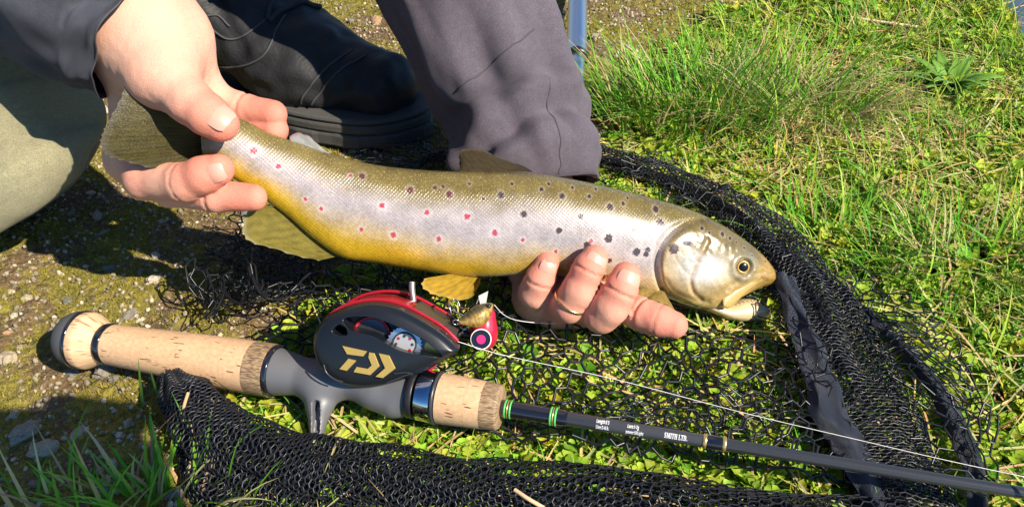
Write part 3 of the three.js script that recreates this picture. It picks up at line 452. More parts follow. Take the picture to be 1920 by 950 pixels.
// ---------------------------------------------------------------- the angler: hands, sleeves, knee, boot
const person = thing('person', 'crouching angler in dark jacket holding the trout with both hands', 'person', [0, 0, 0]);
const skinGrain = dataTex(512, 512, (i, j) => { const v = 0.5 + 0.3 * fbm(i * 0.09, j * 0.09, 2, 3) + 0.35 * (hash2(i, j) - 0.5); return [v, v, v]; }, false, [1, 1]);
const skin = std([1, 1, 1], { vertexColors: true, roughness: 0.5, specularIntensity: 0.6, bumpMap: skinGrain, bumpScale: 0.0004, sheen: 0.2, sheenColor: new THREE.Color(0.8, 0.3, 0.2), sheenRoughness: 0.5 });
const nailMat = std([0.62, 0.3, 0.22], { roughness: 0.3, clearcoat: 0.25, clearcoatRoughness: 0.3 });
function hand(chains, pads, creases, k = 0.006, cell = 0.0015) {
  let mn = [1e9, 1e9, 1e9], mx = [-1e9, -1e9, -1e9];
  for (const c of [...chains, ...pads]) for (const p of c) for (let a = 0; a < 3; a++) { mn[a] = Math.min(mn[a], p[a] - p[3] - 0.006); mx[a] = Math.max(mx[a], p[a] + p[3] + 0.006); }
  const f = (x, y, z) => {
    let palm = 1e9; for (const p of pads) palm = smin(palm, chainD(x, y, z, p, 0.004), 0.022);
    let d = palm, near = 1e9; const ds = chains.map(c => chainD(x, y, z, c, 0.003));
    for (const c of ds) near = Math.min(near, c); // fingers stay separate from each other, blend into the palm
    d = smin(palm, near, k * 2.2);
    if (d < 0.01) {
      for (const [cx, cy, cz, rad, dx, dy, dz, amp] of creases) { const r = Math.hypot(x - cx, y - cy, z - cz); if (r < rad) { const s = (x - cx) * dx + (y - cy) * dy + (z - cz) * dz; d += amp * Math.exp(-s * s / 0.0000009) * sstep(rad, rad * 0.6, r); } }
      d += 0.00012 * noise(x * 160, y * 160, z * 160);
    }
    return d;
  };
  const g = surfNet(f, mn, mx, cell);
  uvBy(g, (x, y, z) => [(x + z * 0.45) * 25, (y - z * 0.6) * 25]);
  return g;
}
// rows: x,y,z,radius
const rThumb = [[-.18,.1583,.033,.0165],[-.1654,.1493,.0547,.0129],[-.1489,.1428,.0689,.0103],[-.1398,.1393,.075,.0094],[-.1335,.136,.0776,.0083]];
const rIndex = [[-.1654,.1371,.0269,.0109],[-.1545,.1231,.0287,.0091],[-.1381,.1188,.0321,.008],[-.121,.1195,.0384,.0071]];
const rMiddle = [[-.1716,.1293,.0262,.0109],[-.1547,.1123,.0315,.0091],[-.1348,.1099,.0357,.008],[-.121,.1122,.0418,.0072]];
const rRing = [[-.1902,.1073,.0524,.0103],[-.1798,.1018,.0715,.0096],[-.1558,.107,.0822,.009],[-.1453,.1122,.0837,.0085],[-.138,.1146,.083,.0075]];
const rPinky = [[-.1937,.1021,.0542,.0109],[-.1686,.096,.0703,.0091],[-.1444,.0981,.08,.008],[-.1245,.0983,.0821,.0065]];
const rPads = [[[-.2161,.187,-.0076,.0235],[-.1949,.1649,.013,.0239],[-.1812,.1559,.0212,.0231]], [[-.1815,.1615,.0214,.0209],[-.1676,.1511,.0261,.0161],[-.1658,.1356,.0269,.0109]], [[-.1888,.1424,.0227,.0122],[-.1886,.1224,.0361,.0109],[-.1881,.1083,.0516,.01]], [[-.1823,.1286,.0188,.0122],[-.1851,.1112,.0324,.0122],[-.1798,.1014,.048,.01]], [[-.18,.1583,.033,.0174],[-.1665,.1501,.0507,.0135]]];
const lPinky = [[.0116,.0234,.0724,.0087],[.0121,.036,.0795,.0085],[.0145,.0447,.0799,.0078],[.0183,.0532,.0757,.0065]];
const lRing = [[.0232,.0224,.0743,.0091],[.0299,.0357,.0894,.009],[.0342,.0453,.0891,.0086],[.0389,.0557,.0846,.0081],[.0421,.0602,.0811,.0071]];
const lMiddle = [[.0389,.0248,.0761,.0091],[.0462,.0343,.0953,.0091],[.0502,.0414,.097,.009],[.0547,.0496,.0942,.0085],[.0577,.0554,.0897,.0075]];
const lIndex = [[.0439,.0255,.0659,.0091],[.0579,.03,.0829,.0091],[.0676,.033,.0938,.0085],[.0751,.0341,.0991,.008],[.0827,.0334,.102,.0071]];
const lPads = [[[.0142,.0282,-.0652,.024],[.0178,.0156,-.0274,.024],[.0244,.0111,.0116,.024]], [[.0158,.0131,.0296,.0166],[.0119,.0194,.061,.01]], [[.0252,.0131,.0296,.0166],[.0238,.0158,.0638,.0104]], [[.0347,.0131,.0296,.0166],[.037,.0184,.0654,.0104]], [[.0382,.0152,.022,.0166],[.0446,.0217,.0592,.01]]];
function tipsOf(list) { return list.map(c => c[c.length - 1]); }
function skinColour(tips, knuckles) {
  return (x, y, z) => {
    let t = 0; for (const p of tips) t = Math.max(t, sstep(0.032, 0.006, Math.hypot(x - p[0], y - p[1], z - p[2])));
    for (const p of knuckles) t = Math.max(t, 0.7 * sstep(0.02, 0.004, Math.hypot(x - p[0], y - p[1], z - p[2])));
    const n = 0.5 + 0.5 * fbm(x * 28, y * 28, z * 28, 2), m = 0.03 * noise(x * 400, y * 400, z * 400);
    return mix3([0.66, 0.37, 0.26], [0.66, 0.18, 0.12], clamp(t * 0.75 + 0.45 * (n - 0.4))).map(v => v * (1 + m));
  };
}
const crease = (c, i, rad, amp) => { const p = c[i], d = V(c[i + 1]).sub(V(c[i - 1])).normalize(); return [p[0], p[1], p[2], rad, d.x, d.y, d.z, amp]; };
const rFingers = [rThumb, rIndex, rMiddle, rRing, rPinky], lFingers = [lPinky, lRing, lMiddle, lIndex];
const rHand = mesh('hand', colourBy(hand(rFingers, rPads, [crease(rThumb, 2, 0.012, 0.0004), crease(rRing, 2, 0.013, 0.0006), crease(rIndex, 2, 0.012, 0.001), crease(rPinky, 2, 0.012, 0.001)]), skinColour(tipsOf(rFingers), [rThumb[1], rRing[1]])), skin, person);
const lHand = mesh('hand', colourBy(hand(lFingers, lPads, [crease(lPinky, 2, 0.012, 0.0009), crease(lRing, 3, 0.013, 0.0009), crease(lMiddle, 3, 0.014, 0.001), crease(lIndex, 2, 0.013, 0.0012), crease(lIndex, 3, 0.011, 0.0006)]), skinColour(tipsOf(lFingers), [lMiddle[1], lRing[1]])), skin, person);
rHand.userData.label = 'right hand gripping the tail of the trout'; lHand.userData.label = 'left hand with gold ring cradling the trout';
function nail(parent, chain, at, normal, len, wid) {
  const n = chain.length, a = V(chain[n - 2]), b = V(chain[n - 1]), T = b.clone().sub(a).normalize(), N = normal.clone().addScaledVector(T, -normal.dot(T)).normalize(), S = T.clone().cross(N), r = chain[n - 1][3], c = b.clone().addScaledVector(T, at);
  const g = grid(14, 14, (u, v) => { // a curved plate hugging the fingertip
    const w = (v - 0.5) * 2, l = (u - 0.5) * 2, hw = wid / 2 * (l > 0 ? Math.sqrt(1 - 0.45 * l ** 4) : Math.sqrt(1 - 0.7 * l ** 4)), ang = w * hw / r, lift = r + 0.0008 - 0.0006 * Math.max(0, l) ** 2;
    return c.clone().addScaledVector(T, l * len / 2).addScaledVector(S, Math.sin(ang) * lift).addScaledVector(N, Math.cos(ang) * lift - 0.0009 * (l ** 2)).toArray();
  });
  mesh('fingernail', g, nailMat, parent);
}
const toCam = V(0, 0.62, 0.78);
nail(rHand, rThumb, -0.001, V(0.35, 0.75, 0.55), 0.013, 0.0125);
nail(rHand, rRing, 0.001, V(0.85, 0.45, 0.5), 0.009, 0.0085);
nail(lHand, lPinky, -0.002, V(0.15, 0.45, 0.88), 0.0085, 0.0085);
nail(lHand, lRing, -0.003, V(0.12, 0.45, 0.88), 0.0115, 0.0115);
nail(lHand, lMiddle, -0.003, V(0.15, 0.45, 0.88), 0.012, 0.0125);
{ // gold ring on the ring finger
  const a = V(lRing[1]), b = V(lRing[2]), T = b.clone().sub(a).normalize(), g = new THREE.TorusGeometry(0.0099, 0.0005, 10, 40); g.scale(1, 1, 1.5);
  g.applyQuaternion(new THREE.Quaternion().setFromUnitVectors(V(0, 0, 1), T)); const c = a.clone().lerp(b, 0.35); g.translate(c.x, c.y, c.z);
  mesh('ring', g, std([0.85, 0.62, 0.28], { metalness: 1, roughness: 0.2 }), lHand);
}
// jacket cloth
const weave = dataTex(256, 256, (i, j) => { const a = Math.sin((i + j) * Math.PI / 4) * 0.25, v = 0.5 + a + 0.35 * (hash2(i, j) - 0.5); return [v, v, v]; }, false, [55, 55]);
const heather = dataTex(512, 512, (i, j) => { const v = 0.8 + 0.3 * (hash2(i, j) - 0.5) + 0.05 * fbm(i * 0.03, j * 0.03, 4, 3); return [v * 1.02, v, v * 1.03]; }, true, [8, 8]);
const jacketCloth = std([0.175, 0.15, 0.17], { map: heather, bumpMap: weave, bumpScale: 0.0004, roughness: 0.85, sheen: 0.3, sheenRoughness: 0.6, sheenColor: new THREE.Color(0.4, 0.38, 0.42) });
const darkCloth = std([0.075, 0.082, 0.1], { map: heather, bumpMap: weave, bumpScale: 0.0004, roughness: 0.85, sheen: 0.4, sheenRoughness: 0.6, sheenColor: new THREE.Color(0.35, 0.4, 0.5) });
const khaki = std([0.47, 0.45, 0.25], { map: heather, bumpMap: weave, bumpScale: 0.0004, roughness: 0.9, sheen: 0.3, sheenRoughness: 0.6, sheenColor: new THREE.Color(0.6, 0.6, 0.5) });
const seamThread = std([0.05, 0.045, 0.05], { roughness: 0.8 });
// left arm (over the fish): the sleeve comes down from above and ends in a hem behind the fish
const wr = (s, a, A, f, o) => A * Math.pow(1 - Math.abs(noise(s * f + o, Math.cos(a) * 1.4, Math.sin(a) * 1.4 + s * f * 0.5)), 3) ;
const LS = 0.36, slL = clothTube([[-.0844,.2524,-.1515,.075,.066],[-.0568,.1837,-.1423,.066,.058],[-.0353,.1312,-.124,.055,.048],[-.0156,.0931,-.0981,.048,.042],[.0007,.0648,-.0785,.0455,.039],[.0117,.0393,-.0485,.0445,.037],[.0137,.0258,-.0354,.0405,.033]], 170, 150,
  (s, a, t) => { const q = s + 0.022 * Math.cos(a - 0.6), fold = (c, w, h) => h * Math.exp(-((q - c) ** 2) / (w * w)); return fold(0.6 * LS, 0.012, 0.005) - fold(0.6 * LS + 0.017, 0.008, 0.006) + fold(0.6 * LS + 0.036, 0.012, 0.004) - fold(0.83 * LS, 0.009, 0.003) + fold(0.83 * LS + 0.013, 0.01, 0.003) + 0.006 * noise(s * 7, Math.cos(a) * 1.2, Math.sin(a) * 1.2) + 0.0014 * noise(s * 22, Math.cos(a) * 2.5, Math.sin(a) * 2.5) + (t > 0.975 ? 0.0012 : 0); }, V(0, 0.3, 1));
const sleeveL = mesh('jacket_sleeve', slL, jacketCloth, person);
sleeveL.userData.label = 'sunlit grey jacket sleeve behind the trout';
const slR = clothTube([[-.4313,.2549,-.1534,.08,.07],[-.3185,.2146,-.0648,.068,.06],[-.2499,.1881,-.0124,.053,.05],[-.2126,.1717,.013,.043,.042],[-.1907,.1618,.0233,.0375,.037],[-.1808,.1564,.0275,.036,.0355]], 150, 140,
  (s, a, t) => 0.004 * noise(s * 8, Math.cos(a) * 1.3, Math.sin(a) * 1.3 + 4) + 0.001 * noise(s * 25, Math.cos(a) * 2, Math.sin(a) * 2), V(0, 0.3, 1));
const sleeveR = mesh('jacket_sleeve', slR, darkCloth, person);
sleeveR.userData.label = 'dark navy jacket sleeve above the khaki knee';
// stitched seams lie on the cloth: follow vertices of the sleeve grid
function gridLine(g, nu, nv, pts, off) { const p = g.attributes.position, n = g.attributes.normal; return pts.map(([t, v]) => { const i = Math.round(t * nu) * (nv + 1) + Math.round(v * nv) % nv; return [p.getX(i) + n.getX(i) * off, p.getY(i) + n.getY(i) * off, p.getZ(i) + n.getZ(i) * off]; }); }
// flat-felled seams pressed on the sleeve: they follow the rows and columns of the cloth
function clothSeam(g, nu, nv, at, du, dv, r, parent) {
  const p = g.attributes.position, n = g.attributes.normal; let best = 1e9, k = 0; for (let i = 0; i < p.count; i++) { const d = (p.getX(i) - at[0]) ** 2 + (p.getY(i) - at[1]) ** 2 + (p.getZ(i) - at[2]) ** 2; if (d < best) { best = d; k = i; } }
  const i0 = Math.floor(k / (nv + 1)), j0 = k % (nv + 1), q = [];
  for (let s = 0; s <= 12; s++) { const i = clamp(Math.round(i0 + du * (s / 12 - 0.5)), 0, nu), j = ((Math.round(j0 + dv * (s / 12 - 0.5)) % nv) + nv) % nv, m = i * (nv + 1) + j; q.push([p.getX(m) + n.getX(m) * r * 0.2, p.getY(m) + n.getY(m) * r * 0.2, p.getZ(m) + n.getZ(m) * r * 0.2]); }
  mesh('seam', tube(q, r, 60, 6), seamThread, parent);
}
clothSeam(slL, 170, 150, [.0284,.0695,-.0289], 46, 4, 0.0006, sleeveL);
clothSeam(slL, 170, 150, [-.0112,.1089,-.0521], 10, 34, 0.0006, sleeveL);
clothSeam(slL, 170, 150, [.0111,.0523,-.0053], 0, 60, 0.0005, sleeveL);
clothSeam(slR, 150, 140, [-.1816,.1696,.0528], 0, 50, 0.0005, sleeveR);
// khaki knee on the ground
const knee = clothTube([[-.6435,.1626,-.2844,.095,.095],[-.4585,.1162,-.1213,.09,.088],[-.3605,.0928,-.0459,.083,.08],[-.3207,.0761,-.0175,.079,.076],[-.3,.0633,-.0038,.071,.069],[-.2888,.0539,.0036,.056,.053],[-.2834,.0442,.0048,.033,.03],[-.2814,.0401,.0055,.002,.002]], 120, 110,
  (s, a, t) => t > 0.97 ? 0 : 0.004 * noise(s * 6, Math.cos(a), Math.sin(a)) + 0.0006 * noise(s * 20, Math.cos(a) * 2, Math.sin(a) * 2), V(0.3, 1, 0));
mesh('trouser_knee', knee, khaki, person).userData.label = 'khaki trouser knee resting on the gravel';
{ // boot
  const boot = new THREE.Group(); boot.name = 'boot'; boot.userData.label = 'black leather lace-up boot behind the trout'; person.add(boot);
  boot.position.set(-0.345, 0.004, -0.258); boot.rotation.y = -0.39;
  const Z = 1.12, up = (x, y, z) => { z /= Z; let d = cone(x, y, z, [0.268, 0.032, 0, 0.026], [0.2, 0.038, 0, 0.035]); d = smin(d, cone(x, y, z, [0.2, 0.04, 0, 0.035], [0.105, 0.09, 0, 0.046]), 0.02); d = smin(d, cone(x, y, z, [0.055, 0.04, 0, 0.04], [0.075, 0.12, 0, 0.05]), 0.03); d = smin(d, cone(x, y, z, [0.082, 0.11, 0, 0.052], [0.07, 0.26, 0, 0.058]), 0.03);
    d += 0.0016 * noise(x * 45, y * 45, z * 45) + 0.0025 * Math.exp(-(((x - 0.16) + (y - 0.09) * 0.8) ** 2) / 0.00004) * sstep(0.05, 0.08, y); return Math.max(d, 0.02 - y, y - 0.25); };
  const leatherBump = dataTex(512, 512, (i, j) => { const v = 0.5 + 0.4 * fbm(i * 0.05, j * 0.05, 3, 4) + 0.1 * hash2(i, j); return [v, v, v]; });
  const leather = std([0.02, 0.02, 0.022], { roughness: 0.55, specularIntensity: 0.5, bumpMap: leatherBump, bumpScale: 0.0004 }), rubber = std([0.06, 0.058, 0.054], { roughness: 0.75, bumpMap: leatherBump, bumpScale: 0.0015 }), stitch = std([0.045, 0.045, 0.05], { roughness: 0.7 });
  const g = surfNet(up, [-0.01, 0, -0.085], [0.315, 0.27, 0.085], 0.0028); uvBy(g, (x, y, z) => [(x + z * 0.3) * 12, y * 12]);
  mesh('upper', g, leather, boot);
  const surf = (x, y, sd = 1) => { let z = 0.09; for (let i = 0; i < 60; i++) { const d = up(x, y, z); if (d < 0.0003) break; z -= d * 0.8; if (z < 0) break; } return [x, y, sd * (z + 0.0004)]; };
  const line = (P, r = 0.0009) => { const q = smooth2(P, P.length * 6).map(p => surf(p[0], p[1])).filter(p => p[2] > 0.002); return q.length > 3 ? tube(q, r, q.length * 2, 5) : null; };
  for (const P of [[[0.272, 0.062], [0.252, 0.055], [0.235, 0.035], [0.23, 0.028]], [[0.262, 0.066], [0.243, 0.057], [0.227, 0.037], [0.222, 0.028]], [[0.2, 0.085], [0.195, 0.06], [0.15, 0.045], [0.1, 0.05], [0.05, 0.06]], [[0.2, 0.088], [0.17, 0.07], [0.14, 0.1], [0.13, 0.15], [0.12, 0.2]], [[0.1, 0.06], [0.12, 0.09], [0.1, 0.13], [0.06, 0.14], [0.03, 0.13]], [[0.135, 0.062], [0.155, 0.085], [0.17, 0.078]]]) { const t = line(P); if (t) mesh('seam', t, stitch, boot); }
  const sole = (grow, y0, h, wave) => { const o = smooth2([[-0.005, 0], [0.01, 0.034], [0.06, 0.042], [0.12, 0.04], [0.18, 0.047], [0.235, 0.049], [0.28, 0.036], [0.303, 0], [0.28, -0.036], [0.235, -0.049], [0.18, -0.047], [0.12, -0.04], [0.06, -0.042], [0.01, -0.034]], 120, true), s = new THREE.Shape(o.map(([x, z], i) => { const w = wave && i % 6 < 3 ? 0.002 : 0, l = Math.hypot(x - 0.15, z); return new THREE.Vector2(x + (x - 0.15) / l * (grow + w), (z + z / l * (grow + w)) * 0.88); })); const e = new THREE.ExtrudeGeometry(s, { depth: h - 0.004, bevelSize: 0.002, bevelThickness: 0.002, bevelSegments: 2, curveSegments: 1 }); e.rotateX(-Math.PI / 2); e.translate(0, y0 + 0.002, 0); return e; };
  mesh('sole', sole(0.001, 0, 0.011, true), rubber, boot); mesh('midsole', sole(0.001, 0.0112, 0.0075, false), rubber, boot); mesh('welt', sole(0.0, 0.019, 0.0042, false), rubber, boot);
  const top = x => { let y = 0.2; while (up(x, y, 0) > 0.0006 && y > 0.02) y -= 0.0005; return y; };
  const lace = std([0.02, 0.022, 0.03], { roughness: 0.85 });
  for (let k = 0; k < 5; k++) { const x = 0.2 - k * 0.013, q = []; for (let i = 0; i <= 10; i++) { const z = lerp(-0.024, 0.024, i / 10), xx = x + (k % 2 ? 1 : -1) * z * 0.25; let y = 0.22; while (up(xx, y, z) > 0.0016 && y > 0.02) y -= 0.0005; q.push([xx, y, z]); } mesh('lace', tube(q, 0.0019, 30, 7), lace, boot); }
  for (const s of [-1, 1]) mesh('lace', tube([[0.15, 0.122, 0.004], [0.165, 0.128, 0.02 * s], [0.172, 0.112, 0.036 * s], [0.16, 0.1, 0.034 * s], [0.152, 0.116, 0.006]], 0.0018, 40, 7), lace, boot);
}

// ---------------------------------------------------------------- the photographer's phone and hand, whose shade falls on the near gravel
{
  const ph = thing('person', 'hand and dark sleeve of the photographer holding a phone', 'person');
  const fwd = V(0, -0.6157, -0.788), upv = V(0, 0.788, -0.6157), at = (a, b, c) => camera.position.clone().addScaledVector(V(1, 0, 0), a).addScaledVector(upv, b).addScaledVector(fwd, c).toArray();
  const P = (a, b, c, r) => [...at(a, b + 0.055, c), r];
  const g = hand([[P(0.15, -0.02, -0.03, 0.012), P(0.14, -0.005, 0.012, 0.01), P(0.11, 0, 0.014, 0.009)], [P(0.15, -0.04, -0.03, 0.012), P(0.14, -0.028, 0.012, 0.01), P(0.11, -0.025, 0.014, 0.009)], [P(0.15, -0.06, -0.03, 0.012), P(0.14, -0.05, 0.012, 0.01), P(0.115, -0.048, 0.014, 0.009)], [P(0.15, -0.075, -0.03, 0.011), P(0.14, -0.07, 0.008, 0.009), P(0.12, -0.068, 0.01, 0.008)], [P(0.15, -0.03, -0.045, 0.014), P(0.13, -0.01, -0.03, 0.011), P(0.1, -0.005, -0.024, 0.01)]], [[P(0.16, -0.03, -0.03, 0.018), P(0.16, -0.07, -0.03, 0.018)], [P(0.165, -0.05, -0.035, 0.02), P(0.2, -0.11, -0.07, 0.024), P(0.22, -0.14, -0.1, 0.026)]], [], 0.006, 0.003);
  mesh('hand', colourBy(g, skinColour([], [])), skin, ph);
  mesh('jacket_sleeve', clothTube([[...at(0.2, -0.06, -0.075), 0.036, 0.036], [...at(0.23, -0.115, -0.12), 0.045, 0.045], [...at(0.26, -0.14, -0.22), 0.052, 0.052], [...at(0.27, -0.16, -0.36), 0.058, 0.058]], 40, 40, (s, a) => 0.003 * noise(s * 9, Math.cos(a), Math.sin(a)), V(1, 0.2, 0)), darkCloth, ph);
  const phone = thing('phone', 'black phone held up by the photographer', 'phone');
  const b = new THREE.Shape(); const w = 0.15, h = 0.074, r = 0.01; b.moveTo(r, 0); b.lineTo(w - r, 0); b.quadraticCurveTo(w, 0, w, r); b.lineTo(w, h - r); b.quadraticCurveTo(w, h, w - r, h); b.lineTo(r, h); b.quadraticCurveTo(0, h, 0, h - r); b.lineTo(0, r); b.quadraticCurveTo(0, 0, r, 0);
  const e = new THREE.ExtrudeGeometry(b, { depth: 0.006, bevelSize: 0.001, bevelThickness: 0.001, bevelSegments: 2 }); e.translate(-0.012, -0.012, 0.008); e.applyMatrix4(new THREE.Matrix4().makeBasis(V(1, 0, 0), upv, fwd.clone().negate())); e.translate(...camera.position.toArray());
  mesh('body', e, std([0.02, 0.02, 0.022], { roughness: 0.3 }), phone);
  const sc = new THREE.BoxGeometry(0.136, 0.066, 0.0006); sc.translate(0.063, 0.025, 0.0154); sc.applyMatrix4(new THREE.Matrix4().makeBasis(V(1, 0, 0), upv, fwd.clone().negate())); sc.translate(...camera.position.toArray()); mesh('screen', sc, std([0.01, 0.01, 0.012], { roughness: 0.1 }), phone);
}

// ---------------------------------------------------------------- baitcasting rod with its reel
const rod = thing('fishing_rod', 'cork handled baitcasting rod with black and red reel lying on the net', 'fishing rod');
const rA = V([-.2386,.0185,.0945]), rB = V([.145,.036,.1921]), rDir = rB.clone().sub(rA).normalize();
const rAt = p => V(p).sub(rA).dot(rDir); // distance along the rod
const S_ = [[-.2386,.0185,.0945],[-.2222,.0191,.0992],[-.2137,.0194,.1015],[-.2091,.0196,.1025],[-.1284,.0228,.1214],[-.1179,.0232,.124],[-.0479,.0263,.1425],[-.0432,.0265,.1437],[-.0334,.0269,.1454],[-.0125,.0279,.1503],[-.0045,.0283,.1523],[.0123,.0291,.157],[.0447,.0306,.1656],[.0894,.0329,.177],[.145,.036,.1921]].map(rAt);
const [sCap, sCork0, sTh0, sTh1, sBurl0, sSeat, sSeat1, sChr, sFg, sBurl1, sFgEnd, sFer, sText, sGold] = S_;
const corkTex = dataTex(1024, 512, (i, j) => { // rings glued face to face, with pits and streaks
  const y = j / 512 * 0.2, x = i / 1024 * 0.09, ring = Math.floor(y / 0.0127), n = fbm(x * 300, y * 300, ring, 4), st = noise(x * 500 + ring * 9, y * 40, 3), pit = noise(x * 700, y * 110 + ring * 7, 5), pit2 = noise(x * 90 + ring * 5, y * 70, 9);
  let c = mix3([0.55, 0.33, 0.17], [0.66, 0.42, 0.24], clamp(0.5 + 0.9 * n + 0.3 * (hash2(ring, 3) - 0.5)));
  c = mix3(c, [0.46, 0.27, 0.13], 0.25 * sstep(0.2, 0.8, st));
  if (pit > 0.6 && pit2 > 0.25) c = mix3(c, [0.13, 0.055, 0.025], sstep(0.6, 0.72, pit));
  const jd = Math.abs(y / 0.0127 - Math.round(y / 0.0127)); c = mix3(c, [0.4, 0.23, 0.11], 0.35 * sstep(0.02, 0.0, jd));
  return toS(c);
}, true);
const corkTexEnd = dataTex(256, 256, (i, j) => { const x = i / 256 * 6, y = j / 256 * 3, n = fbm(x * 3, y * 3, 2, 4), p = noise(x * 9, y * 5, 8), q = noise(x * 1.6, y * 1.6, 5); let c = mix3([0.58, 0.36, 0.19], [0.68, 0.45, 0.26], 0.5 + n); if (p > 0.5) c = mix3(c, [0.26, 0.1, 0.04], 0.9 * sstep(0.5, 0.68, p)); return toS(c); }, true);
const burlTex = dataTex(256, 128, (i, j) => { const n = noise(i * 0.2, j * 2.4, 3), m = noise(i * 0.45, j * 5, 8); let c = mix3([0.2, 0.12, 0.06], [0.4, 0.27, 0.15], 0.5 + 0.5 * n); if (m > 0.35) c = mix3(c, [0.06, 0.035, 0.02], 0.85); return toS(c); }, true);
const cork = std([1, 1, 1], { map: corkTex, roughness: 0.75, bumpMap: corkTex, bumpScale: 0.0003 }), corkEnd = std([1, 1, 1], { map: corkTexEnd, roughness: 0.75 }), burl = std([1, 1, 1], { map: burlTex, roughness: 0.7, bumpMap: burlTex, bumpScale: 0.0003 });
const gloss = std([0.01, 0.01, 0.014], { roughness: 0.12, clearcoat: 1, clearcoatRoughness: 0.05 }), rubberGrey = std([0.07, 0.072, 0.078], { roughness: 0.7 }), seatGrey = std([0.12, 0.12, 0.125], { roughness: 0.45, metalness: 0.1 }), chrome = std([0.55, 0.57, 0.62], { metalness: 1, roughness: 0.07 });
const lat = (name, prof, mat, seg = 56) => { const g = axisLathe(rA, rDir, prof, seg), u = g.attributes.uv, p = g.attributes.position; for (let i = 0; i < u.count; i++) u.setY(i, V(p.getX(i), p.getY(i), p.getZ(i)).sub(rA).dot(rDir) / 0.2); return mesh(name, g, mat, rod); };
// butt cap, cork knob, thread ring, rear grip
const capP = []; for (let i = 0; i <= 12; i++) { const a = i / 12 * Math.PI / 2; capP.push([0.0128 - 0.0128 * Math.cos(a), 0.0148 * Math.pow(Math.sin(a), 0.8)]); }
lat('butt_cap', capP, rubberGrey);
lat('thread_ring', [[0.0128, 0.0147], [0.013, 0.0153], [0.0145, 0.0154], [0.0147, 0.0147]], gloss);
lat('knob', [[0.0146, 0.0147], [0.0175, 0.0151], [0.0195, 0.0146], [0.0265, 0.0106], [0.0275, 0.0101]], corkEnd);
lat('thread_ring', [[0.0272, 0.0096], [0.0273, 0.0106], [0.0308, 0.0108], [0.0309, 0.0096]], gloss);
lat('rear_grip', [[0.0308, 0.0098], [0.032, 0.0106], [lerp(0.031, sBurl0, 0.4), 0.0118], [lerp(0.031, sBurl0, 0.75), 0.0129], [sBurl0, 0.0133]], cork);
lat('burl_ring', [[sBurl0, 0.0133], [sSeat - 0.0008, 0.0134], [sSeat, 0.0129]], burl);
lat('thread_ring', [[sSeat, 0.0118], [sSeat, 0.0132], [sSeat + 0.0022, 0.0131], [sSeat + 0.0024, 0.0118]], gloss);
// local frame of the rod: along, side toward the near ground (trigger side), up
const rSide = rDir.clone().cross(V(0, 1, 0)).normalize(), rUp = rSide.clone().cross(rDir).normalize();
const trig = rSide.clone().multiplyScalar(0.86).addScaledVector(rUp, -0.5).normalize(), top_ = trig.clone().negate(), wid_ = rDir.clone().cross(trig).normalize();
const rodP = (s, a, b) => rA.clone().addScaledVector(rDir, s).addScaledVector(trig, a).addScaledVector(wid_, b).toArray();
const mapRod = g => { const p = g.attributes.position; for (let i = 0; i < p.count; i++) p.setXYZ(i, ...rodP(p.getX(i), p.getY(i), p.getZ(i))); g.computeVertexNormals(); return g; };
{ // reel seat with trigger, one moulded piece
  const tr = [[-.0989,.012,.1282],[-.094,.004,.1411]].map(rAt), L = sSeat1 - sSeat, s0 = sSeat + 0.002, tS = sSeat + L * 0.37;
  const f = (s, a, b) => { let d = cone(s, a, b, [s0 - 0.002, 0, 0, 0.0122], [s0 + 0.02, 0.0005, 0, 0.0084]); d = smin(d, cone(s, a, b, [s0 + 0.02, 0.0005, 0, 0.0084], [sSeat1 - 0.02, -0.0005, 0, 0.008]), 0.004); d = smin(d, cone(s, a, b, [sSeat1 - 0.02, 0, 0, 0.0085], [sSeat1, 0, 0, 0.0105]), 0.006);
    d = smin(d, cone(s, a, b, [tS, 0.005, 0, 0.0075], [tS + 0.002, 0.0135, 0, 0.0058]), 0.009); d = smin(d, cone(s, a, b, [tS + 0.002, 0.0135, 0, 0.006], [tS + 0.0045, 0.0275, 0, 0.0032]), 0.003);
    d = smin(d, cone(s, a, b, [tS + 0.03, 0.004, 0, 0.0062], [tS + 0.038, 0.0072, 0, 0.0055]), 0.006);
    const slot = Math.max(segDist(s, a, [tS + 0.0026, 0.0135], [tS + 0.0045, 0.0255]) - 0.0017, b + 0.0008); d = Math.max(d, -slot);
    return Math.max(d, s0 - s, s - sSeat1); };
  const g = surfNet(f, [s0 - 0.002, -0.016, -0.016], [sSeat1 + 0.002, 0.034, 0.016], 0.0007);
  { const n = g.attributes.normal, p = g.attributes.position; for (let i = 0; i < p.count; i++) { const q = rDir.clone().multiplyScalar(n.getX(i)).addScaledVector(trig, n.getY(i)).addScaledVector(wid_, n.getZ(i)); n.setXYZ(i, q.x, q.y, q.z); p.setXYZ(i, ...rodP(p.getX(i), p.getY(i), p.getZ(i))); } }
  mesh('reel_seat', g, seatGrey, rod);
}
lat('seat_edge', [[sSeat1, 0.0095], [sSeat1 + 0.0002, 0.0118], [sSeat1 + 0.0034, 0.012], [sSeat1 + 0.0036, 0.0105]], std([0.014, 0.014, 0.016], { roughness: 0.4 }));
lat('hood_ring', [[sChr, 0.0108], [sChr + 0.0004, 0.0122], [sFg - 0.0025, 0.0123], [sFg - 0.002, 0.0108]], chrome);
lat('thread_ring', [[sFg - 0.0022, 0.0105], [sFg - 0.002, 0.0127], [sFg - 0.0003, 0.0127], [sFg, 0.0105]], std([0.03, 0.03, 0.035], { roughness: 0.35 }));
lat('fore_grip', [[sFg, 0.0105], [sFg + 0.0004, 0.0121], [sBurl1, 0.0112]], cork);
lat('burl_ring', [[sBurl1, 0.0112], [sFgEnd - 0.0014, 0.0107], [sFgEnd - 0.0002, 0.0098], [sFgEnd, 0.004]], burl);
